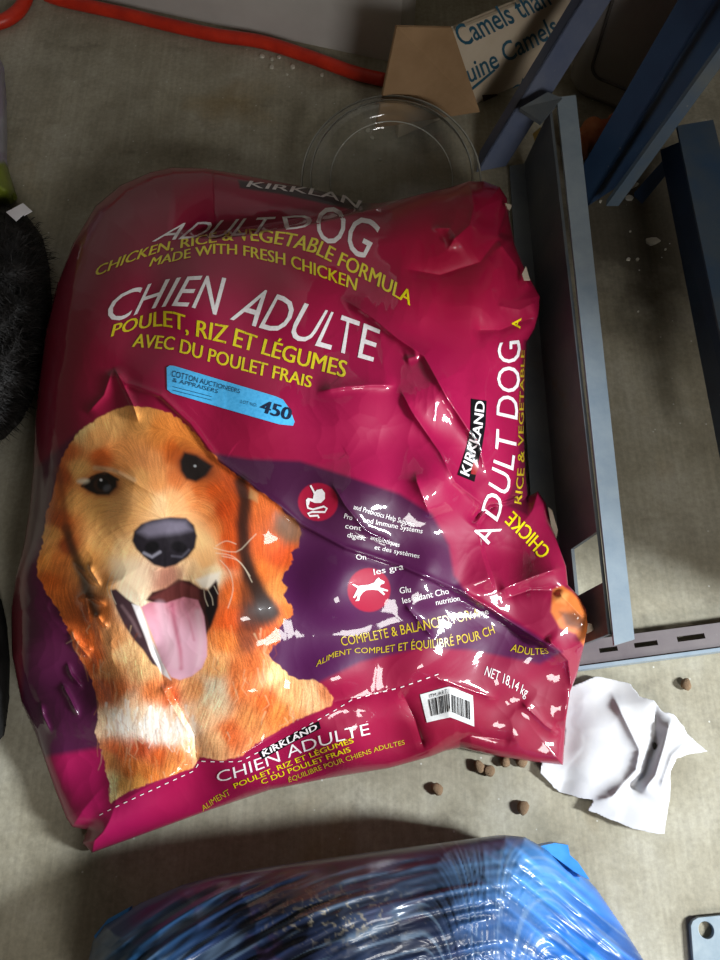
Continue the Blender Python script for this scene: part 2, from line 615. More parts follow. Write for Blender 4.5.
bm_box_frame(bm, ca, cu, cn, Vector((0, 0, 1)), 0.002, cw - 0.003, 0.0065, 0.0115, 0, ch - 0.001)
from_bm('carton_body', bm, M_card, carton)
# the brown flap that hangs down in front
bm = bmesh.new()
fp = [on_plane(397, 27, ca - cn * 0.006, cn), on_plane(452, 28, ca - cn * 0.006, cn), P(480, 112, .022), P(376, 128, .036)]
fn = (fp[1] - fp[0]).cross(fp[3] - fp[0]).normalized()
bm_prism(bm, fp, fn * (0.004 if fn.y > 0 else -0.004))
tag(from_bm('flap', bm, M_kraft, carton), 'brown kraft flap')
def carton_text(body, b0, b1, c0, c1, bold=0.01):
    v, f = text_flat(body, bold)
    w = warp(v, [b0, b1], [c0, c1])
    bm = flat_bm(w, f)
    for x in bm.verts:
        x.co = on_plane(x.co.x, x.co.y, ca - cn * 0.0006, cn)
    me_ = from_bm('lettering', bm, M_blueink, carton)
carton_text('Camels than', (463, 47), (552, 4), (452, 28), (541, -15), 0.012)
carton_text('uine Camels', (470, 83), (560, 33), (464, 66), (552, 15), 0.012)
carton_text('not an', (505, 104), (553, 68), (499, 92), (547, 56), 0.0)
bm = bmesh.new()
pts = [on_plane(x, y, ca - cn * 0.0006, cn) for x, y in ((470, 89), (494, 69), (495.5, 70.5), (471, 91.5))]
bm_prism(bm, pts, cn * -0.0003)
from_bm('underline', bm, M_blueink, carton)
bm = bmesh.new()
pts = [on_plane(x, y, ca - cn * 0.0006, cn) for x, y in ((482, 95), (497, 94), (502, 101), (494, 106), (484, 103))]
bm_prism(bm, pts, cn * -0.0003)
from_bm('printed_blot', bm, M_dark, carton)

# =================================================================== clear plastic lid
def clear_plastic():
    m = bpy.data.materials.new('clear_plastic'); m.use_nodes = True
    nt = m.node_tree; nt.nodes.clear()
    out = nt.nodes.new('ShaderNodeOutputMaterial')
    tr = nt.nodes.new('ShaderNodeBsdfTransparent'); tr.inputs[0].default_value = (0.93, 0.94, 0.92, 1)
    gl = nt.nodes.new('ShaderNodeBsdfGlossy'); gl.inputs['Roughness'].default_value = 0.09
    df = nt.nodes.new('ShaderNodeBsdfDiffuse'); df.inputs[0].default_value = L4((200, 200, 190))
    fr = nt.nodes.new('ShaderNodeFresnel'); fr.inputs[0].default_value = 1.5
    n1 = noise(nt, 25, 3, 0.6, coords(nt))
    r = ramp(nt, n1.outputs[0], [(0.4, (0.05, 0.05, 0.05, 1)), (0.8, (0.18, 0.18, 0.18, 1))])
    m1 = nt.nodes.new('ShaderNodeMixShader'); m2 = nt.nodes.new('ShaderNodeMixShader')
    nt.links.new(r.outputs[0], m1.inputs[0]); nt.links.new(tr.outputs[0], m1.inputs[1]); nt.links.new(df.outputs[0], m1.inputs[2])
    nt.links.new(fr.outputs[0], m2.inputs[0]); nt.links.new(m1.outputs[0], m2.inputs[1]); nt.links.new(gl.outputs[0], m2.inputs[2])
    nt.links.new(m2.outputs[0], out.inputs[0])
    return m
M_clear = clear_plastic()
M_rim = clear_plastic(); M_rim.name = 'clear_plastic_rim'
for n_ in M_rim.node_tree.nodes:
    if n_.type == 'VALTORGB':
        for e_ in n_.color_ramp.elements: e_.color = (.42, .42, .42, 1)
lid_c = P(391, 178, 0.046)
R = 0.131
prof = [(0.0, .004), (R * .60, .004), (R * .66, .006), (R * .70, .022), (R * .76, .026), (R * .86, .026), (R * .885, .024), (R * .90, .012), (R * .955, .010), (R * .985, .012), (R, .008)]
bm = bmesh.new()
SEG = 96
rings = []
for r_, z_ in prof[1:]:
    rings.append([bm.verts.new((r_ * math.cos(2 * math.pi * k / SEG), r_ * math.sin(2 * math.pi * k / SEG), z_)) for k in range(SEG)])
c0 = bm.verts.new((0, 0, .004))
for k in range(SEG): bm.faces.new((c0, rings[0][k], rings[0][(k + 1) % SEG]))
for a, b in zip(rings, rings[1:]):
    for k in range(SEG): bm.faces.new((a[k], a[(k + 1) % SEG], b[(k + 1) % SEG], b[k]))
lid = from_bm('dome', bm, M_clear, smooth=True)
lid.location = (lid_c.x, lid_c.y - 0.010, 0.043)
lid.rotation_euler = (math.radians(18), 0, 0)
lid_body = lid
lid = empty('clear_plastic_lid', lid_body.location)
lid_body.name = 'dome'; lid_body.parent = lid; lid_body.location = (0, 0, 0)
for rr_, zz_, tr_ in ((R, .0085, .0016), (R * .89, .022, .0013), (R * .68, .014, .0010)):
    bm = bmesh.new()
    ci = [Vector((rr_ * math.cos(t), rr_ * math.sin(t), zz_)) for t in np.linspace(0, 2 * math.pi, 97)]
    bm_tube(bm, ci, tr_, 8, False)
    ro = from_bm('rim', bm, M_rim, None, True); ro.parent = lid_body
tag(lid, 'clear round plastic lid lying on the floor between bag and carton', 'lid')

# =================================================================== steel rack
M_steel = painted_metal('dusty_steel', (72, 80, 88), (100, 104, 104), (88, 66, 42), 0.5, 0.62, 14)
M_steeltop = painted_metal('pale_steel_edge', (122, 138, 152), (150, 162, 170), (96, 84, 66), 0.42, 0.70, 20)  # paler steel colour for the top flange and beam lip
M_bluepost = painted_metal('blue_paint', (66, 76, 102), (92, 98, 114), (86, 72, 60), 0.45, 0.72, 12)
M_deepblue = painted_metal('deep_blue_paint', (24, 42, 68), (36, 58, 84), (66, 58, 50), 0.45, 0.70, 12)
M_greyblue = painted_metal('dusty_lit_blue_paint', (48, 74, 102), (88, 94, 92), (84, 70, 52), 0.5, 0.66, 9)
M_primer = painted_metal('rusty_primer', (92, 82, 86), (112, 104, 104), (84, 62, 54), 0.55, 0.60, 16)
rack = empty('steel_rack', P(600, 655, 0))
tag(rack, 'blue and grey painted steel storage rack frame with slotted front beam', 'rack')

def panel_holes(bm, o, u, v, w, U, V, holes, t):
    """flat plate U x V in frame u,v with rectangular holes, thickness t along w."""
    us = sorted({0.0, U, *[h[0] for h in holes], *[h[1] for h in holes]})
    vs_ = sorted({0.0, V, *[h[2] for h in holes], *[h[3] for h in holes]})
    for a, b in zip(us, us[1:]):
        for c, d in zip(vs_, vs_[1:]):
            mu, mv = (a + b) / 2, (c + d) / 2
            if any(h[0] < mu < h[1] and h[2] < mv < h[3] for h in holes): continue
            bm_box_frame(bm, o, u, v, w, a, b, c, d, 0, t)
    bmesh.ops.remove_doubles(bm, verts=bm.verts, dist=1e-5)

def holed_panel(name, quad, px_holes, t, mat, side):
    """quad: 4 points p00,p10,p11,p01 (nearly planar); holes as pixel boxes."""
    o = quad[0]; u = (quad[1] - quad[0]); U = u.length; u.normalize()
    v = (quad[3] - quad[0]); v = v - u * v.dot(u); V = v.length; v.normalize()
    w = u.cross(v).normalized() * side
    hs = []
    for (x0, y0, x1, y1) in px_holes:
        a = on_plane(x0, y0, o, w) - o; b = on_plane(x1, y1, o, w) - o
        hs.append((min(a.dot(u), b.dot(u)), max(a.dot(u), b.dot(u)), min(a.dot(v), b.dot(v)), max(a.dot(v), b.dot(v))))
    bm = bmesh.new()
    panel_holes(bm, o, u, v, w, U, V, hs, t)
    return from_bm(name, bm, mat, rack)

ZC = 0.105
wb0, wb1 = P(526, 165, .003), P(571, 650, .003)
wt0, wt1 = P(556, 100, ZC), P(613, 646, ZC)
# web of the side channel with its rectangular hole
holed_panel('side_channel_web', [wb1, wb0, wt0, wt1], [(579, 597, 600, 532)], 0.004, M_steel, -1)
bm = bmesh.new()
bm_prism(bm, [wt1, wt0, P(575, 98, ZC), P(633, 640, ZC)], Vector((0, 0, 0.005)))
tag(from_bm('side_channel_top_flange', bm, M_steeltop, rack), 'pale top edge')
bm = bmesh.new()
bm_prism(bm, [wb1, wb0, P(509, 168, .003), P(540, 655, .003)], Vector((0, 0, 0.004)))
from_bm('side_channel_bottom_flange', bm, M_steel, rack)
# slotted front beam
q = [P(556, 644, .018), P(800, 598, .018), P(800, 640, .018), P(574, 670, .018)]
holed_panel('slotted_beam', [q[3], q[2], q[1], q[0]], [(600, 653, 617, 646), (635, 648, 657, 640), (678, 642, 704, 633), (742, 632, 768, 622)], 0.003, M_primer, -1)
bm = bmesh.new()
a, b = q[3], q[2]
a = a + Vector((0, -0.001, 0.004)); b = b + Vector((0, -0.001, 0.004))
bm_prism(bm, [a, b, b + Vector((0, 0.004, 0)), a + Vector((0, 0.004, 0))], Vector((0, 0, -0.0205)))
from_bm('beam_lip', bm, M_steeltop, rack)
# back corner post (blue) with two leaves
def bar(name, p_a, p_b, width_vec, depth_vec, t, mat):
    """L-shaped bar between two points, both leaves of thickness t."""
    bm = bmesh.new()
    for wv, dv in ((width_vec, depth_vec.normalized() * t), (depth_vec, width_vec.normalized() * t)):
        bm_prism(bm, [p_a, p_b, p_b + wv, p_a + wv], dv)
    return from_bm(name, bm, mat, rack)
pa, pb = P(476, 172, .004), P(592, -18, .22)
bar('back_post', pa, pb, P(506, 166, .004) - pa, Vector((0.006, 0.03, 0.012)), 0.004, M_bluepost)
bm = bmesh.new()
bm_prism(bm, [P(520, 108, .105), P(548, 92, .115), P(562, 98, .112), P(541, 122, .108)], Vector((0, 0, -0.006)))
from_bm('gusset_plate', bm, M_steel, rack)
pa, pb = P(588, 206, .01), P(722, -14, .30)
bar('back_brace', pa, pb, (P(640, 172, .012) - pa) * 1.0, Vector((-0.02, 0.035, 0.02)), 0.004, M_deepblue)
bm = bmesh.new()
a0, a1 = P(606, 206, .045), P(740, 20, .30)
bm_prism(bm, [a0, a1, a1 + Vector((0.018, 0, 0)), a0 + Vector((0.018, 0, 0))], Vector((0, 0.006, 0.006)))  # light on the brace's edge put in as a lighter blue bar
tag(from_bm('lit_brace_edge', bm, M_greyblue, rack), 'lit folded edge painted lighter blue')
# right side beam: dark inner face and dusty top
r0, r1 = P(660, 150, .06), P(722, 470, .06)
t0, t1 = P(694, 140, .12), P(752, 430, .12)
bm = bmesh.new(); bm_prism(bm, [r0, r1, P(742, 450, .12), P(684, 140, .12)], Vector((0.004, 0, 0)))
from_bm('cross_beam_web', bm, M_deepblue, rack)
bm = bmesh.new(); bm_prism(bm, [P(676, 128, .12), P(742, 450, .12), P(790, 440, .12), P(712, 122, .12)], Vector((0, 0, 0.004)))
from_bm('cross_beam_top', bm, M_greyblue, rack)
bm = bmesh.new(); bm_prism(bm, [P(634, 196, .012), P(666, 160, .06), P(672, 168, .06), P(642, 204, .012)], Vector((0, 0.004, 0.003)))
from_bm('tie_strap', bm, M_deepblue, rack)
# unseen board and posts above the rack, added to shade its floor
M_ply = mottled('shade_board', (120, 96, 66), (150, 124, 90), 8, 0.7, 0.3)
bm = bmesh.new(); bm_box_frame(bm, Vector((0, 0, 0)), Vector((1, 0, 0)), Vector((0, 1, 0)), Vector((0, 0, 1)), 0.42, 1.25, 0.16, 1.15, 0.66, 0.68)
from_bm('shade_board', bm, M_ply, rack)
for (x, y) in ((1.2, 0.2), (1.2, 1.1)):
    bm = bmesh.new(); bm_box_frame(bm, Vector((0, 0, 0)), Vector((1, 0, 0)), Vector((0, 1, 0)), Vector((0, 0, 1)), x, x + 0.045, y, y + 0.045, 0, 0.9)
    from_bm('unseen_upright', bm, M_deepblue, rack)

# unseen box added in the rack to keep direct light off its floor
M_shade_box = mottled('shade_box_card', (120, 94, 66), (148, 120, 88), 9, 0.85, 0.2)
bm = bmesh.new()
for b_ in ((0.76, 1.16, 0.09, 0.095, 0.002, 0.47), (0.76, 1.16, 0.995, 1.0, 0.002, 0.47), (0.76, 0.765, 0.095, 0.995, 0.002, 0.47), (1.155, 1.16, 0.095, 0.995, 0.002, 0.47), (0.765, 1.155, 0.095, 0.995, 0.465, 0.47)):
    bm_box_frame(bm, Vector((0, 0, 0)), Vector((1, 0, 0)), Vector((0, 1, 0)), Vector((0, 0, 1)), *b_)
tag(from_bm('shade_box', bm, M_shade_box), 'unseen brown cardboard box added inside the rack to shade its floor', 'box')

# =================================================================== grey tub and orange rag behind the rack
M_tub = mottled('grey_plastic', (136, 132, 126), (158, 154, 148), 9, 0.55, 0.4)
tb0, tb1 = P(560, 88, .055), P(628, 116, .055)
tu = (tb1 - tb0); TW = tu.length; tu.normalize(); tn = Vector((-tu.y, tu.x, 0)).normalized()
tb0 += tn * 0.055 + tu * 0.012; tb1 += tn * 0.055 + tu * 0.012
tub = empty('plastic_tub', (tb0 + tb1) / 2 - Vector((0, 0, .054)))
tag(tub, 'grey moulded plastic tub with rounded panel behind the rack', 'tub')
def tub_ring(z, grow, r=0.03, n=6, W=TW * 1.35, D=0.16, ox=-0.005):
    pts = []
    w = W / 2 + grow; d = D / 2 + grow
    c = (tb0 + tb1) / 2 + tn * (D / 2) + tu * ox
    for (sx, sy, a0) in ((1, 1, 0), (-1, 1, 90), (-1, -1, 180), (1, -1, 270)):
        for k in range(n + 1):
            a = math.radians(a0 + 90 * k / n)
            pts.append(Vector((c.x, c.y, z)) + tu * (sx * (w - r) + r * math.cos(a)) + tn * (sy * (d - r) + r * math.sin(a)))
    return pts
bm = bmesh.new()
rr = [[bm.verts.new(p) for p in tub_ring(z, g)] for z, g in ((.003, -.012), (.02, -.003), (.25, .012), (.255, .022), (.262, .022), (.262, .010), (.03, -.006))]
for a, b in zip(rr, rr[1:]):
    for k in range(len(a)): bm.faces.new((a[k], a[(k + 1) % len(a)], b[(k + 1) % len(a)], b[k]))
bm.faces.new(rr[0]); bm.faces.new(rr[-1])
from_bm('tub_body', bm, M_tub, tub, True)
bm = bmesh.new()
fc = (tb0 + tb1) / 2; fc.z = 0
pw = TW * 0.42
path = []
for a in np.linspace(0, 1, 12): path.append(fc - tu * pw + Vector((0, 0, .20 - .13 * a)))
for a in np.linspace(180, 270, 8)[1:]: path.append(fc + tu * (-pw + .02 + .02 * math.cos(math.radians(a))) + Vector((0, 0, .07 + .02 * math.sin(math.radians(a)))))
for a in np.linspace(0, 1, 8): path.append(fc + tu * (-pw + .02 + (2 * pw - .04) * a) + Vector((0, 0, .05)))
for a in np.linspace(270, 360, 8)[1:]: path.append(fc + tu * (pw - .02 + .02 * math.cos(math.radians(a))) + Vector((0, 0, .07 + .02 * math.sin(math.radians(a)))))
path = [p + tu * .005 - tn * (-0.003 + 0.065 * (p.z - .02)) for p in path]
bm_tube(bm, path, 0.0026, 8)  # shade in the moulded crease put in as a dark tube
from_bm('crease_shade', bm, mottled('crease_shade_plastic', (70, 66, 62), (88, 84, 80), 20, .6), tub, True)

M_rag = mottled('orange_rag', (150, 66, 30), (186, 122, 84), 22, 0.85, 0.2, 0.4, 0.003)
bm = bmesh.new()
rp = smooth_path([P(572, 146, .035), P(586, 136, .042), P(600, 128, .04), P(616, 126, .036)], 26)
bm_tube(bm, rp, lambda t: 0.020 + 0.004 * math.sin(14 * t) + 0.003 * math.sin(33 * t + 1), 20)
rag_o = from_bm('orange_rag', bm, M_rag, smooth=True)
zmin = min(v.co.z for v in rag_o.data.vertices)
rag_o.location.z = 0.001 - zmin
tag(rag_o, 'rolled dusty orange rag on the floor behind the channel', 'rag')

# =================================================================== the dog food bag
BAG_OUT = [(150, 172), (172, 167), (205, 168), (240, 174), (270, 180), (300, 186), (335, 194), (358, 203), (380, 203), (400, 199), (420, 194), (450, 187),
           (468, 181), (484, 181), (500, 187), (507, 198), (509, 216), (515, 245), (523, 265), (532, 282), (540, 296), (539, 312), (535, 328), (527, 342),
           (525, 380), (524, 430), (526, 470), (528, 496), (538, 491), (546, 503), (550, 520), (557, 541), (566, 566), (568, 585), (578, 595), (586, 609), (588, 625),
           (583, 650), (577, 675), (570, 692), (566, 720), (563, 765), (535, 762), (500, 757), (478, 752), (460, 748), (445, 751), (430, 757), (390, 768), (330, 778), (270, 790),
           (210, 810), (150, 832), (92, 853), (82, 843), (87, 830), (72, 827), (66, 818), (55, 790), (44, 758), (35, 733), (21, 702), (12, 655), (11, 610),
           (15, 578), (23, 548), (29, 510), (33, 470), (35, 425), (39, 380), (45, 335), (57, 285), (73, 243), (95, 206), (120, 185)]
F = Field(2, 158, 598, 862, 0.75)
F.cut(BAG_OUT)
X, Y = F.X, F.Y
edge_pts = [(150, 172, .10), (240, 174, .12), (335, 194, .12), (400, 199, .12), (484, 181, .10), (515, 245, .07), (540, 300, .075), (525, 380, .05), (526, 470, .04), (540, 495, .05),
            (566, 570, .085), (588, 625, .085), (577, 675, .045), (563, 765, .012), (500, 757, .012), (430, 757, .010), (330, 778, .010), (210, 810, .010), (92, 853, .010),
            (66, 818, .02), (35, 733, .03), (12, 640, .05), (29, 510, .06), (39, 380, .07), (57, 285, .08), (95, 206, .09)]
E = idw(X, Y, [p[:2] for p in edge_pts], [p[2] for p in edge_pts], 3.0, 3)[..., 0]
in_pts = [(150, 230, .165), (230, 225, .18), (300, 215, .175), (380, 240, .185), (450, 230, .165), (490, 210, .13), (120, 300, .17), (200, 300, .195), (300, 310, .20), (400, 300, .19),
          (470, 300, .16), (515, 300, .105), (90, 400, .165), (170, 390, .195), (260, 400, .20), (350, 400, .20), (430, 390, .195), (480, 400, .165), (512, 400, .10),
          (70, 500, .15), (150, 500, .19), (250, 500, .195), (350, 490, .19), (430, 480, .185), (490, 480, .13), (512, 500, .085), (520, 550, .085), (545, 580, .105),
          (50, 600, .11), (130, 600, .165), (230, 600, .18), (330, 580, .17), (420, 570, .155), (480, 580, .12), (540, 630, .095),
          (70, 690, .08), (140, 690, .13), (240, 680, .145), (330, 670, .135), (420, 650, .12), (500, 660, .08), (550, 690, .055),
          (90, 770, .05), (160, 765, .085), (240, 750, .09), (340, 720, .09), (430, 715, .075), (510, 720, .05), (545, 740, .03), (200, 795, .04), (300, 768, .04), (400, 750, .04)]
I = idw(X, Y, [p[:2] for p in in_pts], [p[2] for p in in_pts], 3.2, 26)[..., 0]
rr_pts = [(150, 172, 70), (300, 186, 45), (480, 185, 40), (540, 300, 40), (525, 420, 55), (560, 560, 35), (580, 640, 35), (560, 760, 40), (430, 757, 50), (300, 785, 60), (100, 850, 60), (40, 740, 60), (12, 620, 60), (35, 430, 75), (60, 280, 80)]
RR = idw(X, Y, [p[:2] for p in rr_pts], [p[2] for p in rr_pts], 3.0, 10)[..., 0]
q = np.clip(F.d / RR, 0, 1)
wprof = np.sqrt(1 - (1 - q) ** 2)
Z = E + (I - E) * wprof

def ridge(pts, amp, width, ends=0.15, asym=1.0, sharp=1.0):
    d, s, f = seg_dist(X, Y, pts)
    taper = sstep(0, ends, f) * sstep(0, ends, 1 - f)
    w = np.where(s > 0, width, width * asym)
    return amp * taper * np.exp(-(d / w) ** sharp)

def step_fold(pts, amp, soft, reach, ends=0.12):
    """side to the right of travel (in the picture) drops by amp, fading back over reach."""
    d, s, f = seg_dist(X, Y, pts)
    taper = sstep(0, ends, f) * sstep(0, ends, 1 - f)
    sd_ = d * s
    return -amp * taper * sstep(-soft, soft, sd_) * np.exp(-np.maximum(sd_, 0) / reach)

# large folds traced from the photograph
# rear lip: what lies behind the front crest is sunk
Z += step_fold([(420, 193), (365, 208), (315, 220), (262, 229), (215, 236), (165, 232)], 0.070, 4.0, 90, 0.22)
# diagonal fold across the portrait: lower-left layer lies under the upper-right one
cr = [(112, 368), (126, 384), (160, 396), (190, 424), (215, 458), (246, 481), (276, 503), (300, 524), (345, 548), (400, 566), (460, 592), (520, 628), (562, 656)]
Z += step_fold(cr, 0.0036, 2.6, 22, 0.06)
Z += ridge(cr, 0.0035, 3.2, 0.05, sharp=1.5)
# fin rising from the portrait's forehead
Z += ridge([(113, 366), (122, 382), (133, 405), (140, 425)], 0.006, 4, 0.2)
Z += ridge([(113, 368), (104, 395), (86, 415)], 0.005, 6, 0.2)
# right shoulder ridges with bright edges
Z += ridge([(338, 295), (372, 317), (396, 337), (424, 356), (447, 397), (467, 428), (478, 442), (488, 480)], 0.0100, 5, 0.12, 1.8, 1.2)
Z += ridge([(315, 392), (345, 387), (372, 385), (398, 385)], 0.0055, 3.6, 0.2, 2.0, 1.2)
Z += ridge([(398, 385), (412, 412), (440, 452), (455, 482), (487, 508)], 0.0065, 3.8, 0.15, 1.6, 1.2)
Z += ridge([(404, 360), (420, 355)], 0.004, 5, 0.3)
Z += ridge([(415, 470), (417, 482), (424, 500), (432, 520)], 0.005, 7, 0.25)
Z += ridge([(330, 480), (345, 505), (365, 530), (400, 548)], 0.0045, 4, 0.2)
# shoulder folds top right
Z += ridge([(497, 240), (515, 264), (532, 290)], 0.010, 8, 0.15, 1.4)
Z += step_fold([(497, 238), (507, 212), (508, 200)], 0.012, 2, 30, 0.2)
Z += ridge([(470, 185), (474, 205), (470, 225), (448, 245)], 0.010, 9, 0.15)
Z += ridge([(430, 228), (450, 228), (456, 236), (447, 252)], 0.004, 4, 0.2)
Z -= ridge([(500, 235), (480, 262), (440, 275), (400, 268)], 0.012, 14, 0.2)
Z -= ridge([(538, 316), (520, 322), (500, 330), (470, 330)], 0.012, 9, 0.15)
Z += ridge([(540, 300), (520, 310), (495, 305)], 0.006, 8, 0.2)
# gusset side and folded-out flap
Z += ridge([(520, 345), (519, 400), (514, 450), (506, 495), (490, 515)], 0.006, 7, 0.1, 1.5)
Z += step_fold([(534, 494), (508, 503), (490, 506), (478, 524), (484, 555), (496, 592)], -0.014, 2.0, 40, 0.12)
Z -= ridge([(527, 492), (505, 500), (480, 512), (470, 525)], 0.014, 5, 0.15)
Z += ridge([(497, 592), (530, 578), (562, 567)], 0.009, 6, 0.15, 2.0)
Z -= ridge([(500, 600), (530, 590), (565, 590)], 0.008, 7, 0.2)
Z += ridge([(556, 590), (572, 606), (586, 622)], 0.006, 6, 0.2)
Z += ridge([(545, 636), (568, 660), (572, 690), (565, 730)], 0.010, 7, 0.1)
Z += ridge([(404, 603), (420, 622), (435, 640)], 0.005, 4, 0.2)
Z += ridge([(452, 585), (490, 608), (525, 632), (560, 652)], 0.005, 4, 0.15)
Z -= ridge([(420, 575), (460, 600), (500, 622), (535, 650)], 0.005, 9, 0.15)
# lower end: seam crest, valleys, corner puff
Z += ridge([(110, 808), (150, 786), (195, 764), (240, 755), (290, 728), (335, 702), (372, 695), (440, 674)], 0.005, 8, 0.1, 1.6)
Z -= ridge([(168, 686), (182, 712), (195, 735), (197, 765)], 0.010, 7, 0.15)
Z += ridge([(160, 684), (176, 712), (190, 735)], 0.006, 6, 0.2)
Z -= ridge([(400, 688), (415, 720), (425, 752)], 0.008, 10, 0.2)
Z += ridge([(450, 686), (450, 705), (449, 720)], 0.006, 8, 0.2)
Z += ridge([(430, 676), (470, 690), (500, 700)], 0.004, 5, 0.2)
Z -= ridge([(440, 750), (470, 735), (520, 742)], 0.006, 9, 0.2)
Z += ridge([(520, 700), (545, 725), (560, 735)], 0.005, 6, 0.2)
Z -= ridge([(150, 640), (160, 665), (165, 690)], 0.004, 6, 0.2)
# across the nose bridge and brow
Z += ridge([(92, 468), (118, 473), (140, 486), (168, 502)], 0.0030, 3.5, 0.2)
Z -= ridge([(30, 560), (60, 590), (90, 620)], 0.003, 12, 0.2)
# left flank strip of crinkles
for (a, b) in (((72, 560), (100, 590)), ((76, 598), (108, 606)), ((84, 590), (90, 625)), ((70, 628), (92, 660)), ((66, 660), (84, 690)), ((88, 562), (102, 588)), ((95, 612), (110, 628)), ((40, 700), (52, 735)), ((74, 640), (95, 650)), ((60, 680), (80, 720))):
    m_ = ((a[0] + b[0]) / 2 + random.uniform(-4, 4), (a[1] + b[1]) / 2 + random.uniform(-4, 4))
    Z += ridge([a, m_, b], 0.0058, 2.6, 0.3, sharp=1.2)

# fine crinkles of the film, stronger where the empty film is loose
loose = idw(X, Y, [(150, 230), (250, 260), (200, 340), (300, 330), (120, 330), (420, 330), (450, 420), (380, 400), (400, 520), (330, 620), (300, 560), (200, 500), (150, 460), (120, 540), (90, 600), (80, 660), (60, 720), (150, 680), (230, 640), (250, 720), (430, 620), (500, 660), (520, 580), (440, 700), (540, 720), (300, 760), (150, 790), (470, 230), (520, 290), (500, 420)],
            [.10, .10, .10, .14, .12, .40, .7, .6, .22, .10, .1, .2, .25, .45, .9, .9, .6, .4, .25, .3, .2, .3, .6, .5, .6, .4, .4, .6, .6, .4], 3, 12)[..., 0]
px_m = 1.05 / FPX
warpX = .82 * X - .57 * Y + 26 * (vnoise(X, Y, 40, 3) - .5) + 900; warpY = .57 * X + .82 * Y + 26 * (vnoise(X, Y, 40, 4) - .5)
cA = crumple(warpX, warpY, 46, 11, 1.0, 0.30) * 46 * px_m
cB = crumple(warpX * 1.15 + warpY * .3, warpY, 21, 12, 1.1, 0.30) * 21 * px_m
cC = crumple(warpX, warpY * .8 + warpX * .25, 9, 13, 1.1, 0.35) * 9 * px_m
gate = sstep(0.45, 0.75, vnoise(X, Y, 30, 9))
Z += loose * (0.08 * cA + 0.10 * cB + 0.10 * cC * gate) * sstep(0, 8, F.d)
Z += (vnoise(X, Y, 70, 21) - .5) * 0.008 * sstep(0, 30, F.d)
calm = np.exp(-(((X - 369) / 26) ** 2 + ((Y - 590) / 26) ** 2) ** 2)[..., None][..., 0]
Z = Z * (1 - calm) + blur(blur(Z, 14), 14) * calm
Z = np.maximum(Z, 0.004)

# ---------------------------------------------------------------- printed colours of the bag, shading of its left and top mixed in
def col(a): return lin(a)
RGB = np.zeros(X.shape + (3,))
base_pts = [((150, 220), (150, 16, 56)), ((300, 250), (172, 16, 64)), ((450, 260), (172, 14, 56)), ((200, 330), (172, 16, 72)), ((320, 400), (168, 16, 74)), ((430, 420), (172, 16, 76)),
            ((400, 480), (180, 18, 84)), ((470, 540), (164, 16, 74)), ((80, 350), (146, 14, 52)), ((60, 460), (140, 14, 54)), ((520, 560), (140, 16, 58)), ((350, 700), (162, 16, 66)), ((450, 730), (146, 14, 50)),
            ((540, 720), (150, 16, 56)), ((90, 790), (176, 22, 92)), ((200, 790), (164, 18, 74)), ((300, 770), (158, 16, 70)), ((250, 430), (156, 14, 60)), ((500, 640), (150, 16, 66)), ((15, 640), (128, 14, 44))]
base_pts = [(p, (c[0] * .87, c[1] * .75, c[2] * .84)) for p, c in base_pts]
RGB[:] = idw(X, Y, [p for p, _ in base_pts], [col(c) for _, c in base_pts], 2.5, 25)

def paint(poly, colr, edge=0.7, alpha=1.0):
    poly = np.asarray(poly, float)
    m = edge + 2
    i0 = max(int((poly[:, 0].min() - m - F.x0) / F.step), 0); i1 = min(int((poly[:, 0].max() + m - F.x0) / F.step) + 2, F.nx)
    j0 = max(int((poly[:, 1].min() - m - F.y0) / F.step), 0); j1 = min(int((poly[:, 1].max() + m - F.y0) / F.step) + 2, F.ny)
    sl = (slice(j0, j1), slice(i0, i1))
    a = sstep(-edge, edge, sdf(X[sl], Y[sl], poly)) * alpha
    c = col(colr) if not callable(colr) else colr(X[sl], Y[sl])
    RGB[sl] = RGB[sl] * (1 - a[..., None]) + c * a[..., None]

def ellipse(cx, cy, rx, ry, rot=0, n=28):
    r = math.radians(rot)
    return [(cx + rx * math.cos(t) * math.cos(r) - ry * math.sin(t) * math.sin(r), cy + rx * math.cos(t) * math.sin(r) + ry * math.sin(t) * math.cos(r)) for t in np.linspace(0, 2 * math.pi, n, endpoint=False)]

def stroke(pts, w, colr, edge=0.6, alpha=1.0, taper=False):
    pts = np.asarray(pts, float)
    m = w + edge + 2
    i0 = max(int((pts[:, 0].min() - m - F.x0) / F.step), 0); i1 = min(int((pts[:, 0].max() + m - F.x0) / F.step) + 2, F.nx)
    j0 = max(int((pts[:, 1].min() - m - F.y0) / F.step), 0); j1 = min(int((pts[:, 1].max() + m - F.y0) / F.step) + 2, F.ny)
    sl = (slice(j0, j1), slice(i0, i1))
    d, _, f = seg_dist(X[sl], Y[sl], pts)
    ww = w * (1 - 0.75 * f) if taper else w
    a = sstep(-edge, edge, ww - d) * alpha
    RGB[sl] = RGB[sl] * (1 - a[..., None]) + col(colr) * a[..., None]

def purple(x, y):
    t = sstep(300, 560, x)[..., None]; u = sstep(480, 640, y)[..., None]
    return (col((62, 16, 50)) * (1 - t) + col((78, 16, 64)) * t) * (1 - .55 * u * (1 - t)) + col((84, 18, 82)) * (.55 * u * (1 - t))
paint([(205, 452), (250, 459), (300, 461), (350, 477), (400, 494), (432, 514), (449, 545), (454, 575), (472, 600), (520, 625), (562, 652), (540, 664), (470, 650), (420, 648), (360, 662), (328, 678), (300, 692), (220, 690), (200, 560)], purple, 3.0)
def purple_left(x, y):
    t = sstep(470, 760, y)[..., None]
    return col((82, 14, 48)) * (1 - t) + col((74, 20, 58)) * t
paint([(34, 470), (50, 455), (80, 430), (120, 500), (120, 745), (97, 748), (44, 757), (20, 720), (24, 640), (26, 560)], purple_left, 4.0)

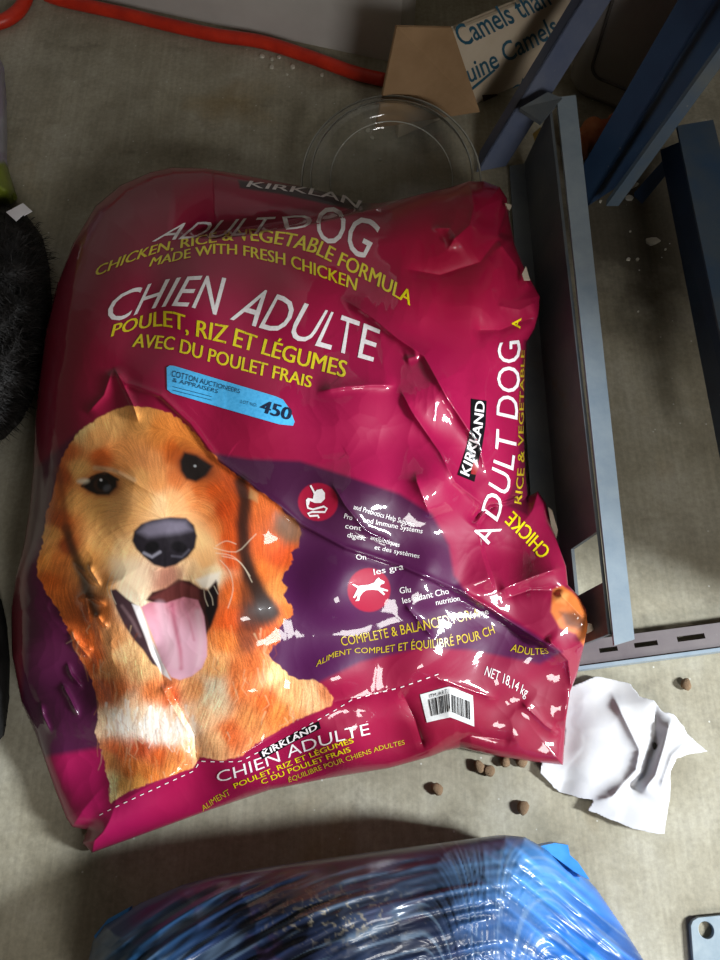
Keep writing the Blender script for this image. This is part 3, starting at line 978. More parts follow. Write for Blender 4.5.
# ---- the golden retriever portrait
DOG = [(130, 406), (150, 408), (170, 413), (188, 425), (205, 446), (222, 464), (245, 481), (275, 503), (297, 522), (301, 532), (299, 547), (292, 552), (294, 560), (285, 571), (281, 581), (286, 588), (284, 596), (289, 603), (294, 614),
       (285, 620), (279, 628), (281, 634), (279, 641), (270, 648), (270, 657), (279, 666), (290, 675), (300, 680), (312, 679), (325, 685), (333, 697), (331, 706), (300, 719), (262, 740), (241, 757), (222, 761), (200, 757),
       (193, 768), (160, 780), (128, 792), (112, 803), (108, 780), (101, 750), (96, 733), (99, 716), (96, 692), (88, 672), (80, 660), (72, 640), (66, 624), (57, 610), (50, 599), (43, 585), (37, 574), (37, 564), (43, 542), (47, 512),
       (55, 490), (59, 466), (68, 446), (80, 430), (100, 417), (118, 408)]
DP = [(80, 430, 228, 192, 134), (110, 420, 224, 168, 106), (140, 420, 214, 152, 88), (160, 430, 206, 128, 62), (175, 450, 186, 92, 34), (185, 440, 196, 120, 56), (100, 455, 186, 92, 38), (125, 460, 214, 142, 82), (150, 460, 214, 142, 86), (80, 470, 226, 172, 106), (95, 440, 222, 160, 100),
      (68, 450, 192, 104, 52), (63, 475, 176, 86, 36), (57, 492, 202, 114, 52), (60, 520, 180, 88, 36), (50, 535, 230, 162, 92), (66, 545, 150, 72, 30), (75, 500, 230, 166, 98), (95, 510, 232, 172, 104), (120, 515, 230, 172, 112), (140, 500, 226, 170, 112),
      (160, 480, 220, 150, 92), (140, 480, 226, 164, 100), (160, 505, 226, 186, 140), (178, 500, 226, 170, 120), (40, 560, 214, 136, 62), (50, 580, 188, 96, 36), (60, 600, 198, 110, 50), (46, 556, 220, 152, 80), (56, 560, 204, 120, 56), (90, 560, 230, 162, 94), (100, 545, 234, 176, 112), (120, 555, 234, 192, 142),
      (125, 575, 238, 206, 166), (135, 585, 236, 206, 172), (130, 598, 240, 216, 190), (108, 580, 226, 160, 100), (100, 612, 206, 122, 62), (90, 640, 190, 98, 46), (72, 628, 196, 102, 50), (82, 618, 176, 92, 44), (112, 640, 214, 150, 98), (125, 652, 234, 190, 140), (110, 670, 214, 150, 100), (140, 668, 226, 180, 130), (95, 660, 186, 92, 44),
      (200, 540, 234, 188, 130), (205, 560, 224, 158, 96), (214, 572, 240, 216, 180), (190, 572, 230, 190, 150), (165, 577, 190, 134, 112), (150, 575, 228, 190, 160), (215, 490, 204, 90, 36), (225, 510, 188, 76, 30), (230, 540, 194, 84, 34), (190, 495, 224, 150, 96), (205, 510, 220, 138, 82), (212, 530, 214, 124, 66), (176, 478, 208, 120, 66), (200, 490, 210, 112, 56), (235, 525, 186, 80, 34),
      (228, 490, 190, 84, 36), (265, 520, 176, 88, 40), (285, 525, 112, 76, 50), (292, 530, 120, 84, 60), (270, 545, 200, 92, 40), (280, 555, 190, 80, 34), (265, 572, 206, 112, 52), (286, 598, 216, 140, 76), (286, 614, 206, 112, 52), (278, 590, 210, 136, 72), (262, 505, 190, 100, 50),
      (228, 560, 192, 82, 36), (232, 590, 206, 102, 46), (228, 620, 196, 86, 36), (250, 622, 86, 44, 30), (246, 640, 128, 70, 46), (225, 642, 210, 122, 62), (270, 636, 196, 92, 46), (256, 662, 206, 112, 62), (216, 664, 226, 162, 108), (276, 672, 230, 186, 132), (290, 690, 216, 160, 110), (310, 693, 226, 176, 132), (325, 692, 186, 120, 82), (262, 612, 46, 28, 22),
      (120, 690, 196, 112, 66), (105, 690, 190, 96, 54), (130, 700, 216, 172, 140), (150, 690, 206, 122, 72), (170, 695, 188, 98, 58), (210, 700, 236, 206, 172), (215, 688, 238, 210, 180), (195, 690, 220, 152, 102), (240, 690, 200, 110, 60), (265, 700, 194, 100, 50), (280, 718, 204, 124, 66), (250, 720, 214, 140, 86), (230, 735, 190, 96, 50), (216, 742, 214, 164, 120), (240, 670, 198, 112, 64), (203, 715, 226, 180, 140),
      (122, 720, 240, 234, 226), (145, 725, 244, 240, 232), (165, 730, 240, 232, 224), (182, 732, 236, 226, 216), (103, 722, 220, 190, 160), (192, 745, 222, 178, 140), (135, 714, 226, 196, 168), (180, 716, 214, 176, 148),
      (115, 752, 190, 96, 52), (140, 748, 162, 72, 40), (160, 755, 194, 94, 46), (180, 756, 204, 124, 70), (130, 770, 200, 114, 56), (150, 775, 204, 120, 60), (120, 786, 214, 160, 92), (112, 786, 236, 222, 172), (140, 785, 210, 150, 82), (108, 760, 190, 132, 82), (172, 770, 208, 132, 72)]
b0 = int((30 - F.x0) / F.step); b1 = int((340 - F.x0) / F.step); c0 = int((400 - F.y0) / F.step); c1 = int((808 - F.y0) / F.step)
sl = (slice(c0, c1), slice(b0, b1))
xs, ys = X[sl], Y[sl]
# fur direction: away from the nose bridge on the face, downwards on chest and ears
jx = 5 * (vnoise(xs, ys, 14, 31) - .5); jy = 5 * (vnoise(xs, ys, 14, 32) - .5)
D = idw(xs + jx, ys + jy, [(p[0], p[1]) for p in DP], [lin(p[2:]) for p in DP], 4.2, 5)
face = np.exp(-(((xs - 150) / 75) ** 2 + ((ys - 500) / 85) ** 2))
ang = np.arctan2(ys - 520, xs - 165)
fx = face * np.cos(ang) + (1 - face) * (0.18 * np.sin(ys / 31.0) + 0.25 * (vnoise(xs, ys, 36, 33) - .5) * 3)
fy = face * np.sin(ang) + (1 - face)
fl = np.hypot(fx, fy) + 1e-6; fx /= fl; fy /= fl
nz = rng.random(xs.shape)
H_, W_ = xs.shape
jj, ii = np.meshgrid(np.arange(H_), np.arange(W_), indexing='ij')
acc = np.zeros(xs.shape); u = ii.astype(float); v = jj.astype(float); uu = u.copy(); vv = v.copy()
for k in range(9):
    for sgn_ in (1, -1):
        a_, b_ = (u, v) if sgn_ > 0 else (uu, vv)
        ia = np.clip(a_, 0, W_ - 1).astype(int); ja = np.clip(b_, 0, H_ - 1).astype(int)
        acc += nz[ja, ia]
        a_ += sgn_ * fx[ja, ia]; b_ += sgn_ * fy[ja, ia]
acc = (acc - acc.mean()) / acc.std()
fur_amp = np.clip(0.09 + 0.08 * sstep(560, 700, ys) + 0.05 * (1 - face), 0, 0.3)
D = 1.16 * D ** np.array([1.0, 1.10, 1.14]) * np.exp(acc * fur_amp)[..., None]
D = np.clip(D, 0, 0.95)
# ragged fur edge on the silhouette
rag = sdf(xs + 2.2 * (vnoise(xs, ys, 3.0, 41) - .5) + 3 * (vnoise(xs, ys, 8, 42) - .5), ys + 2.0 * (vnoise(xs, ys, 3.0, 43) - .5), DOG)
a = sstep(-0.8, 0.8, rag)
RGB[sl] = RGB[sl] * (1 - a[..., None]) + D * a[..., None]

# dark channel between left ear and cheek
for w, al in ((6.0, .35), (4.0, .55), (2.4, .6)):
    stroke([(66, 528), (71, 545), (77, 560), (84, 580), (90, 600), (95, 612)], w, (52, 30, 18), 2.5, al)
stroke([(59, 470), (63, 500), (66, 528)], 3, (130, 62, 26), 3, .6)
# dark channel beside right ear
for w, al in ((9, .4), (6, .7), (4, .7)):
    stroke([(241, 482), (245, 500), (243, 525), (244, 552), (250, 575), (262, 600), (272, 612)], w, (36, 22, 18), 3, al)
paint([(246, 556), (262, 582), (276, 606), (280, 614), (268, 626), (252, 622), (238, 606), (240, 580)], (44, 26, 20), 6, .75)
paint([(250, 487), (258, 493), (258, 503), (249, 498)], (178, 140, 90), 2, .6)
paint([(276, 512), (297, 524), (300, 534), (286, 546), (272, 530)], (104, 72, 50), 6, .6)
# brow shading
paint(ellipse(103, 462, 12, 7, -20), (176, 80, 30), 8, .6)
paint(ellipse(182, 452, 9, 12, 20), (150, 66, 22), 7, .6)
# left eye
paint(ellipse(99, 485, 21, 13, 4), (196, 112, 54), 7, .7)
paint(ellipse(101, 484, 17, 10, 4), (140, 62, 28), 6, .8)
paint([(82, 487), (89, 480), (97, 474), (108, 473), (117, 479), (117, 487), (109, 495), (97, 495), (88, 491)], (26, 16, 14), 2.0, 1)
paint(ellipse(102, 485, 8.5, 7.5), (58, 34, 22), 1.5, .9)
paint(ellipse(103, 484, 6, 6), (12, 9, 10), 1.5, 1)
stroke([(82, 486), (92, 477), (105, 472.5), (118, 480)], 1.2, (20, 12, 10), 1.2, .9)
paint(ellipse(107, 488, 4, 3, -30), (96, 96, 104), 2, .8)
paint(ellipse(101, 480, 1.3, 1.3), (230, 230, 235), .8, 1)
paint(ellipse(83, 481, 6, 2.5, -4), (244, 230, 200), 2.5, .7)
stroke([(95, 468), (112, 470), (134, 480)], 2.2, (236, 190, 140), 2, .6)
# right eye
paint(ellipse(197, 468, 24, 17, 18), (176, 80, 30), 8, .7)
paint(ellipse(196, 467, 18, 12, 18), (110, 46, 20), 6, .8)
paint([(180, 461), (184, 452), (196, 455), (213, 466), (206, 476), (196, 482), (186, 479), (181, 471)], (24, 14, 12), 2.5, 1)
paint(ellipse(195, 466, 1.4, 1.2), (170, 170, 170), .8, .9)
# muzzle and chops
paint([(176, 508), (196, 512), (214, 530), (222, 555), (220, 575), (214, 586), (200, 586), (186, 572), (192, 548)], (232, 184, 128), 8, .55)
paint([(196, 580), (210, 574), (220, 572), (219, 582), (212, 589), (202, 588)], (248, 234, 214), 3.0, .9)
paint([(112, 560), (132, 556), (146, 566), (152, 586), (140, 598), (124, 600), (114, 588)], (240, 212, 178), 8, .6)
# open mouth
paint([(146, 600), (152, 592), (166, 588), (178, 579), (190, 581), (200, 588), (208, 590), (216, 580), (219, 592), (217, 608), (211, 626), (204, 640), (190, 615), (160, 606)], (58, 26, 26), 1.8, 1)
paint([(206, 592), (217, 582), (218, 606), (210, 628), (205, 612)], (22, 14, 16), 2, 1)
paint([(150, 598), (165, 589), (180, 581), (198, 588), (200, 600), (170, 604)], (112, 52, 50), 3, .8)
# left lip and gum
paint([(110, 590), (116, 589), (126, 598), (137, 606), (143, 620), (147, 640), (152, 655), (160, 668), (152, 664), (143, 650), (134, 640), (124, 625), (116, 608)], (66, 44, 50), 1.5, 1)
stroke([(122, 606), (132, 620), (140, 636)], 1.6, (128, 100, 104), 1.5, .6)
paint([(132, 604), (140, 606), (146, 622), (152, 640), (162, 660), (171, 680), (162, 674), (152, 656), (144, 634)], (240, 232, 232), 1.2, 1)
# tongue
TONG = [(141, 607), (150, 602), (166, 603), (184, 597), (198, 600), (204, 616), (207, 640), (207, 656), (202, 668), (192, 676), (180, 680), (171, 677), (162, 662), (153, 638)]
def tongue(x, y):
    t = sstep(596, 640, y)[..., None]
    return col((204, 124, 138)) * (1 - t) + col((230, 176, 194)) * t
paint(TONG, tongue, 1.2)
stroke([(172, 604), (175, 625), (180, 650), (181, 668)], 2.0, (196, 104, 128), 2.2, .75)
stroke([(182, 602), (190, 622), (194, 640)], 1.2, (206, 130, 150), 1.5, .6)
stroke([(160, 606), (168, 634), (176, 664)], 5, (238, 196, 208), 4, .5)
stroke([(198, 612), (201, 640), (198, 664)], 3, (240, 202, 212), 3, .5)
# nose
NOSE = [(132, 541), (134, 531), (141, 524), (152, 520), (170, 517), (186, 518), (194, 525), (197, 536), (195, 548), (188, 557), (176, 565), (165, 568), (154, 565), (144, 557), (136, 549)]
paint(NOSE, (34, 29, 36), 1.8, 1)
paint([(138, 532), (146, 524), (165, 520), (186, 521), (192, 530), (180, 533), (164, 535), (148, 537)], (116, 108, 124), 4.5, .9)
paint(ellipse(152, 547, 7.5, 5.5, -15), (14, 12, 16), 1.8, 1)
paint(ellipse(179, 547, 8, 5.5, 15), (16, 13, 18), 1.8, 1)
stroke([(144, 553), (152, 557), (160, 552)], 1.4, (150, 146, 160), 1.4, .8)
stroke([(165, 548), (165, 566)], 1.4, (24, 20, 26), 1.4, .8)
stroke([(172, 556), (182, 557), (189, 550)], 1.0, (96, 92, 104), 1.5, .6)
paint([(150, 570), (165, 569), (182, 567), (186, 577), (166, 586), (152, 590)], (180, 122, 104), 4, .55)
# whiskers
for wv in ([(214, 548), (236, 552), (250, 540), (256, 534)], [(216, 553), (232, 556), (243, 566), (250, 576)], [(220, 560), (230, 572), (233, 590), (228, 608)], [(222, 556), (240, 562), (252, 582)], [(208, 590), (212, 598), (213, 605)], [(204, 590), (205, 598), (208, 606)], [(214, 586), (218, 594)], [(112, 572), (107, 586), (110, 598)], [(116, 576), (111, 590), (116, 604)], [(216, 546), (226, 541), (236, 544)]):
    sp_ = [(p.x, p.y) for p in smooth_path([(x, y, 0) for x, y in wv], 10)]
    stroke(sp_, 0.4, (236, 218, 190), 0.6, .55)
# pale tufts in the chest
for k in range(150):
    tx = rng.uniform(104, 196); ty = 714 + rng.normal(0, 7) + (tx - 104) * .14
    l = rng.uniform(8, 20)
    stroke([(tx, ty), (tx + rng.uniform(-3, 3), ty + l * .6), (tx + rng.uniform(-5, 5), ty + l)], rng.uniform(.7, 1.5), random.choice([(250, 246, 238), (236, 222, 206), (226, 196, 166)]), .8, .6, True)
for k in range(260):
    while True:
        tx, ty = rng.uniform(70, 320), rng.uniform(625, 790)
        if inside(np.array([tx]), np.array([ty]), DOG)[0] and not (140 < tx < 212 and ty < 684): break
    l = rng.uniform(8, 22)
    stroke([(tx, ty), (tx + rng.uniform(-4, 4), ty + l * .6), (tx + rng.uniform(-6, 6), ty + l)], rng.uniform(.5, 1.1), random.choice([(236, 200, 156), (150, 66, 30), (222, 150, 90), (120, 54, 28)]), .8, .35, True)
# repaint the print below the seam where tufts crossed it
seam = [(85, 826), (112, 803), (128, 792), (160, 780), (193, 768), (200, 757), (222, 761), (241, 757), (262, 740), (300, 719), (331, 706), (345, 700)]
under = seam + [(345, 790), (85, 862)]
paint(under, lambda x, y: idw(x, y, [p for p, _ in base_pts[10:17]], [col(c) for _, c in base_pts[10:17]], 2.5, 25), 1.0)
# portrait fragment on the folded gusset
paint([(553, 590), (562, 586), (572, 592), (580, 600), (588, 616), (588, 632), (584, 646), (576, 634), (560, 628), (551, 612)], (206, 112, 52), 2.0)
paint([(560, 612), (574, 612), (586, 618), (582, 630), (566, 626)], (62, 34, 24), 4, .8)
paint([(556, 590), (568, 594), (566, 604), (556, 602)], (232, 160, 92), 3, .7)
# round badges
paint(ellipse(318, 502, 20, 19), (152, 14, 48), 1.0)
paint(ellipse(369, 590, 21.5, 22), (160, 12, 52), 1.0)
# dark printed band at the rear lip
paint([(238, 180), (300, 186), (345, 195), (372, 205), (362, 212), (330, 205), (280, 194), (240, 188)], (46, 26, 36), 1.5)
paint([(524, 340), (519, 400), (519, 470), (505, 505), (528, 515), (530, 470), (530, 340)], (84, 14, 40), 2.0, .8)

bag = empty('dog_food_bag', P(290, 520, 0.0))
tag(bag, 'large glossy magenta dog food bag printed with a golden retriever', 'bag')
M_bag = attr_material('printed_film', 0.50, 0.75, 0.055, 45, 0.08, 0.002)
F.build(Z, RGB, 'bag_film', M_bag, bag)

# ---------------------------------------------------------------- lettering on the bag
M_white = ink('white_ink', (236, 228, 228)); M_yellow = ink('yellow_ink', (226, 206, 22)); M_black = ink('black_ink', (18, 16, 20))
M_sticker = ink('blue_sticker', (78, 178, 232), 0.5); M_labelw = ink('white_label', (214, 214, 214), 0.5); M_navy = ink('navy_ink', (16, 30, 62), 0.5)
M_oldyellow = ink('dull_yellow_ink', (196, 170, 40)); M_redink = ink('red_ink', (150, 40, 44))
def letters(body, base, cap, mat, bold=0.0, lift=0.0006, space=1.0, parent=None):
    v, f = text_flat(body, min(bold, 0.0), space)
    if bold > 0:          # heavier weight: the same outline struck twice, a little apart
        n_ = len(v)
        v = np.concatenate([v - (bold, 0), v + (bold, 0)]); f = f + [tuple(i + n_ for i in q_) for q_ in f]
    return drape(F, flat_bm(warp(v, base, cap), f), 'lettering', mat, parent or bag, lift)
def patch(name, poly, mat, lift=0.0005, parent=None, cell=3.0):
    return drape(F, flat_bm(np.asarray(poly, float), [tuple(range(len(poly)))]), name, mat, parent or bag, lift, cell)
def off(base, dx, dy): return [(x + dx, y + dy) for x, y in base]

letters('KIRKLAN', [(246, 187), (275, 190), (305, 194), (335, 200), (358, 209)], [(250, 181), (278, 185), (308, 188), (337, 193), (362, 201)], M_white, 0.015)
letters('ADULT', [(152, 242), (185, 239), (215, 238), (240, 236), (266, 233)], [(174, 224), (203, 222), (230, 220), (252, 218), (276, 217)], M_white)
letters('D', [(286, 230), (312, 228)], [(282, 217), (312, 214)], M_white)
letters('OG', [(315, 239), (333, 245), (350, 252), (364, 260)], [(318, 205), (340, 209), (362, 216), (382, 226)], M_white)
letters('CHICKEN, RICE & VEGETABLE FORMULA', [(95, 277), (128, 263), (161, 252), (200, 245), (225, 241), (255, 241), (285, 246), (312, 253), (340, 267), (375, 285), (410, 306)],
        [(97, 267), (133, 252), (163, 243), (200, 236), (225, 231), (252, 229), (290, 233), (318, 239), (345, 254), (378, 271), (413, 293)], M_yellow, 0.020)
letters('MADE WITH FRESH CHICKEN', [(149, 267), (190, 258), (215, 254), (240, 255), (287, 266), (325, 279), (356, 291)], [(153, 258), (190, 249), (215, 244), (240, 245), (287, 254), (325, 267), (358, 279)], M_yellow, 0.020)
letters('CHIEN ADULTE', [(105, 323), (125, 319), (151, 309), (170, 306), (190, 307), (215, 315), (235, 321), (270, 331), (305, 343), (345, 354), (373, 362)],
        [(112, 296), (140, 287), (165, 280), (186, 277), (205, 276), (224, 278), (261, 289), (285, 297), (325, 310), (350, 318), (381, 330)], M_white)
letters('POULET, RIZ ET LÉGUMES', [(111, 337), (135, 330), (160, 326), (178, 329), (194, 336), (226, 344), (264, 355), (305, 367), (345, 378)], [(114, 325), (138, 317), (160, 311), (178, 312), (195, 320), (229, 326), (268, 340), (308, 351), (348, 362)], M_yellow, 0.020)
letters('AVEC DU POULET FRAIS', [(132, 347), (171, 350), (190, 356), (209, 362), (266, 377), (311, 388)], [(136, 334), (173, 337), (192, 342), (211, 349), (268, 364), (313, 377)], M_yellow, 0.020)
# auction lot sticker
st = patch('lot_sticker', [(167, 368), (170, 366), (174, 366.3), (225, 381.5), (275.5, 396.7), (283, 400), (290, 410), (294.5, 422), (293, 426), (279, 424.5), (225, 409), (172, 393.5), (167.5, 390)], M_sticker, 0.0010)
letters('450', [(259, 412), (290, 421)], [(263, 400.5), (293, 409.5)], M_navy, 0.03, 0.0016, parent=st)
letters('COTTON AUCTIONEERS', [(172, 377), (240, 394)], [(173, 371), (241, 390)], M_navy, -0.005, 0.0016, parent=st)
letters('& APPRAISERS', [(173, 382.5), (218, 394)], [(174, 378.5), (219, 390)], M_navy, -0.01, 0.0016, parent=st)
letters('LOT NO.', [(241, 403.5), (257, 407.5)], [(242, 400.5), (258, 404.5)], M_navy, -0.01, 0.0016, parent=st)
for k in range(2):
    patch('fine_print', [(173, 387 + 3.5 * k), (212, 397 + 3.5 * k), (212, 397.45 + 3.5 * k), (173, 387.45 + 3.5 * k)], M_navy, 0.0015, st)
# badges
def stroke_patch(name, pts, w, mat):
    pts = np.asarray(pts, float)
    n = len(pts)
    nr = []
    for i in range(n):
        t = pts[min(i + 1, n - 1)] - pts[max(i - 1, 0)]; t /= np.hypot(*t)
        nr.append((-t[1], t[0]))
    nr = np.array(nr)
    v = np.concatenate([pts + nr * w, pts - nr * w])
    f = [(i, i + 1, n + i + 1, n + i) for i in range(n - 1)]
    return drape(F, flat_bm(v, f), name, mat, bag, 0.0006)
patch('stomach_symbol', [(314, 493), (317, 490), (322, 489), (325, 493), (325, 499), (321, 503), (315, 503), (310, 501), (309, 505), (306.5, 505), (306, 500), (308, 498), (313, 499)], M_white)
stroke_patch('gullet_symbol', [(310.5, 485.5), (313, 490), (315, 494)], 0.9, M_white)
stroke_patch('gut_symbol', [(307, 503), (308, 508), (313, 509.5), (324, 506.5), (327, 508.5), (325, 512), (312, 512), (308, 513.5), (310, 516), (318, 515.5), (319, 518)], 0.95, M_white)
patch('running_dog_symbol', [(352, 584.5), (353, 583.8), (358, 586), (362, 585.3), (368, 584.8), (374, 582.6), (376, 579.5), (378.5, 577.5), (380, 579.2), (384.5, 581.5), (384, 583.5), (380.5, 584.5), (379.5, 587.3), (383, 588.3), (388, 590), (387.5, 591.5), (382, 590.4), (385, 594), (383.6, 595.2), (378, 590.3), (372, 589.6), (366, 590.2), (362.5, 592.5), (360, 596), (359, 600.5), (355, 601), (356.8, 598.6), (357.6, 594), (354.6, 598), (352.8, 597.3), (356, 591.5), (357.6, 588.2)], M_white)
sm = [('and Prebiotics Help Support', (353, 509), (414, 527), 5), ('Pro', (344, 518), (352, 520), 5), ('and Immune Systems', (363, 522), (422, 533.5), 5), ('cont', (345, 528), (361, 530.5), 5), ('digest', (347, 537), (365, 540.5), 5), ('antibiotiques', (370, 539), (399, 547), 4.5),
      ('et des systèmes', (374, 549), (419, 558.5), 4.5), ('On', (356, 560), (366, 559.5), 6), ('les gra', (374, 575), (404, 569), 6), ('Glu', (400, 593.5), (411, 592), 6), ('les aidant Cho', (403, 603.5), (449, 593.5), 6), ('nutrition', (436, 605), (460, 600.5), 5.5), ('feline', (470, 618), (489, 613.5), 6)]
for body, a, b, h in sm:
    dx, dy = b[0] - a[0], b[1] - a[1]; l = math.hypot(dx, dy)
    nx_, ny_ = dy / l * h, -dx / l * h
    letters(body, [a, b], [(a[0] + nx_, a[1] + ny_), (b[0] + nx_, b[1] + ny_)], M_white, 0.006)
letters('COMPLETE & BALANCED FOR A', [(342, 646), (380, 639), (415, 632), (444, 626), (480, 617)], [(340, 637), (378, 630), (413, 622), (442, 616), (478, 608)], M_oldyellow, 0.0)
letters('ALIMENT COMPLET ET ÉQUILIBRÉ POUR CH', [(316, 667), (335, 657), (355, 653), (380, 653), (408, 650), (445, 647), (475, 641), (495, 633)], [(317, 661), (335, 651.5), (355, 648), (380, 647), (408, 642), (444, 638), (473, 632), (492, 625)], M_oldyellow, 0.0)
letters('ADULTES', [(510, 651), (530, 655), (549, 653)], [(513, 644), (531, 648), (547, 648)], M_oldyellow, 0.0)
letters('NET 18,14 kg', [(484, 675), (505, 684), (526, 697)], [(487, 666), (507, 674.5), (529, 688)], M_white, -0.004)
# barcode label
bl = patch('barcode_label', [(420, 694), (449, 686), (472.5, 695), (474, 726), (450, 716.5), (427, 722)], M_labelw, 0.0009)
def bl_at(u, v):
    if u < .5:
        t = u / .5; top = (420 + 29 * t, 694 - 8 * t); bot = (427 + 23 * t, 722 - 5.5 * t)
    else:
        t = (u - .5) / .5; top = (449 + 23.5 * t, 686 + 9 * t); bot = (450 + 24 * t, 716.5 + 9.5 * t)
    return (top[0] + (bot[0] - top[0]) * v, top[1] + (bot[1] - top[1]) * v)
u = 0.12
while u < 0.90:
    w = random.choice([.008, .008, .014, .02, .026])
    patch('bar', [bl_at(u, .24), bl_at(u + w, .24), bl_at(u + w, .82), bl_at(u, .82)], M_black, 0.0015, bl)
    u += w + random.choice([.008, .014, .02])
letters('ITM./ART.', [bl_at(.15, .2), bl_at(.48, .2)], [bl_at(.15, .08), bl_at(.48, .08)], M_black, 0.0, 0.0015, parent=bl)
# lower end
kb = patch('name_plate', [(258, 752), (288, 736), (319, 721), (321, 728), (291, 743), (262, 759)], M_black, 0.0007)
letters('KIRKLAND', [(263, 756), (290, 742), (318, 728)], [(261, 751), (288, 736.5), (316, 723)], M_white, 0.02, 0.0013, parent=kb)
letters('CHIEN ADULTE', [(218, 782), (238, 777), (263, 768), (285, 759), (300, 753), (335, 742), (370, 734)], [(216, 772), (236, 766), (260, 757), (282, 748), (297, 742), (333, 731), (368, 723)], M_white, -0.006)
letters('POULET, RIZ ET LÉGUMES', [(235, 788), (276, 771), (300, 761.5), (330, 750), (354, 742)], [(233, 783.5), (274, 766.5), (298, 757), (328, 745.5), (352, 737.5)], M_yellow, 0.008)
letters('C DU POULET FRAIS', [(262, 784), (290, 773), (320, 762), (351, 751)], [(260, 779.5), (288, 768.5), (318, 757.5), (349, 746.5)], M_yellow, 0.008)
letters('ALIMENT', [(203, 811), (216, 802), (231, 794)], [(201, 806), (213, 797), (228, 788.5)], M_oldyellow, 0.0)
letters('ÉQUILIBRE POUR CHIENS ADULTES', [(289, 782), (320, 770), (350, 760), (380, 750), (405, 744)], [(288, 777.5), (318, 765.5), (348, 755.5), (379, 745.5), (404, 739.5)], M_oldyellow, 0.0)
# stitched seam
seam_line = np.array([(100, 815), (140, 795), (194, 770), (200, 761), (240, 761), (290, 735), (333, 711), (352, 699), (400, 687), (446, 671)], float)
sl_ = np.concatenate([[0], np.cumsum(np.hypot(*(seam_line[1:] - seam_line[:-1]).T))])
s_ = 0.0
while s_ < sl_[-1] - 4:
    p0 = np.array([np.interp(s_, sl_, seam_line[:, i]) for i in (0, 1)]); p1 = np.array([np.interp(s_ + 4.0, sl_, seam_line[:, i]) for i in (0, 1)])
    t = (p1 - p0) / (np.hypot(*(p1 - p0)) + 1e-6); n_ = np.array([-t[1], t[0]]) * 0.42
    patch('stitch', [p0 + n_, p1 + n_, p1 - n_, p0 - n_], M_white, 0.0009, bag)
    s_ += 9.0
# gusset side
kp = patch('side_name_plate', [(471, 399), (486, 401), (485, 425), (481, 450), (474, 482), (457, 475), (467, 445), (470, 430)], M_black, 0.0008)
letters('KIRKLAND', [(468, 477), (475, 455), (481, 432), (484, 402)], [(459, 473), (466, 450), (472, 430), (475, 401)], M_white, 0.02, 0.0014, parent=kp)
patch('red_seal', [(473, 462), (477, 459), (478, 468), (475, 475), (470, 474), (471, 467)], M_redink, 0.0012, kp)
letters('DULT DOG', [(497, 522), (507, 497), (513, 470), (516, 445), (517, 420), (519, 390), (520, 365), (520, 340)], [(481, 510), (488, 485), (493, 462), (496, 440), (496, 415), (497, 388), (497, 365), (498, 343)], M_white, -0.002)
letters('A', [(488, 545), (502, 529)], [(471, 537), (478, 524)], M_white, -0.002)
letters('CHICKE', [(551, 551), (532, 529), (513, 511)], [(541, 560), (523, 540), (504, 522)], M_yellow, 0.02)
letters('RICE & VEGETABLE', [(521, 505), (524, 470), (523, 430), (523.5, 390), (524, 350)], [(514, 503), (517, 470), (518, 430), (519.5, 390), (520.5, 350)], M_oldyellow, 0.01)
letters('A', [(520, 329), (521, 318)], [(511, 328), (512, 319)], M_yellow, 0.02)
# torn pale edges of the paper liner
M_liner = mottled('torn_liner', (170, 156, 136), (206, 194, 176), 40, 0.8, 0.2)
for poly, z in (([(505, 203), (512, 205), (510, 210), (507, 208)], .12), ([(522, 274), (526, 266), (530, 280), (524, 280)], .115), ([(548, 507), (552, 510), (558, 530), (556, 540), (551, 525)], .065), ([(583, 622), (592, 624), (594, 630), (586, 634)], .075), ([(83, 836), (88, 829), (89, 838), (85, 844)], .02)):
    bm = bmesh.new()
    bm_prism(bm, [P(x, y, z) for x, y in poly], Vector((0, 0, -0.0015)))
    from_bm('torn_liner', bm, M_liner, bag)

# =================================================================== crumpled paper
PAPER = [(560, 690), (575, 684), (595, 677), (614, 681), (631, 685), (641, 696), (655, 699), (664, 711), (673, 714), (682, 727), (687, 736), (707, 752), (692, 753), (678, 757), (672, 771), (670, 799), (664, 835), (653, 834), (631, 828), (603, 815), (588, 809), (595, 800), (585, 800), (559, 793), (548, 782), (539, 772), (541, 762), (562, 764), (566, 730)]
PF = Field(534, 672, 712, 840, 1.5)
rgl = [(x + 1.2 * math.sin(7.1 * i), y + 1.2 * math.cos(5.3 * i)) for i, (x, y) in enumerate(PAPER)]
dense = []
for (a, b) in zip(rgl, rgl[1:] + rgl[:1]):
    for k in range(4):
        t = k / 4
        dense.append((a[0] + (b[0] - a[0]) * t + random.uniform(-.5, .5), a[1] + (b[1] - a[1]) * t + random.uniform(-.5, .5)))
PF.cut(dense)
X, Y = PF.X, PF.Y
zp = idw(X, Y, [(600, 730), (560, 740), (610, 690), (640, 740), (665, 720), (670, 760), (700, 752), (620, 790), (650, 820), (600, 800), (560, 785), (590, 760)], [.022, .008, .008, .020, .030, .024, .010, .012, .014, .010, .005, .020], 2.6, 12)[..., 0]
def ridge2(pts, amp, width, ends=.15, sharp=1.0):
    d, s, f = seg_dist(X, Y, pts)
    return amp * sstep(0, ends, f) * sstep(0, ends, 1 - f) * np.exp(-(d / width) ** sharp)
zp += ridge2([(672, 716), (664, 745), (655, 775), (640, 795)], .012, 9)
zp += ridge2([(610, 690), (625, 720), (640, 750), (636, 770), (612, 797), (590, 802)], .008, 6)
zp -= ridge2([(655, 700), (656, 740), (645, 775), (622, 795)], .008, 8)
zp += ridge2([(690, 740), (672, 756), (660, 790)], .006, 5)
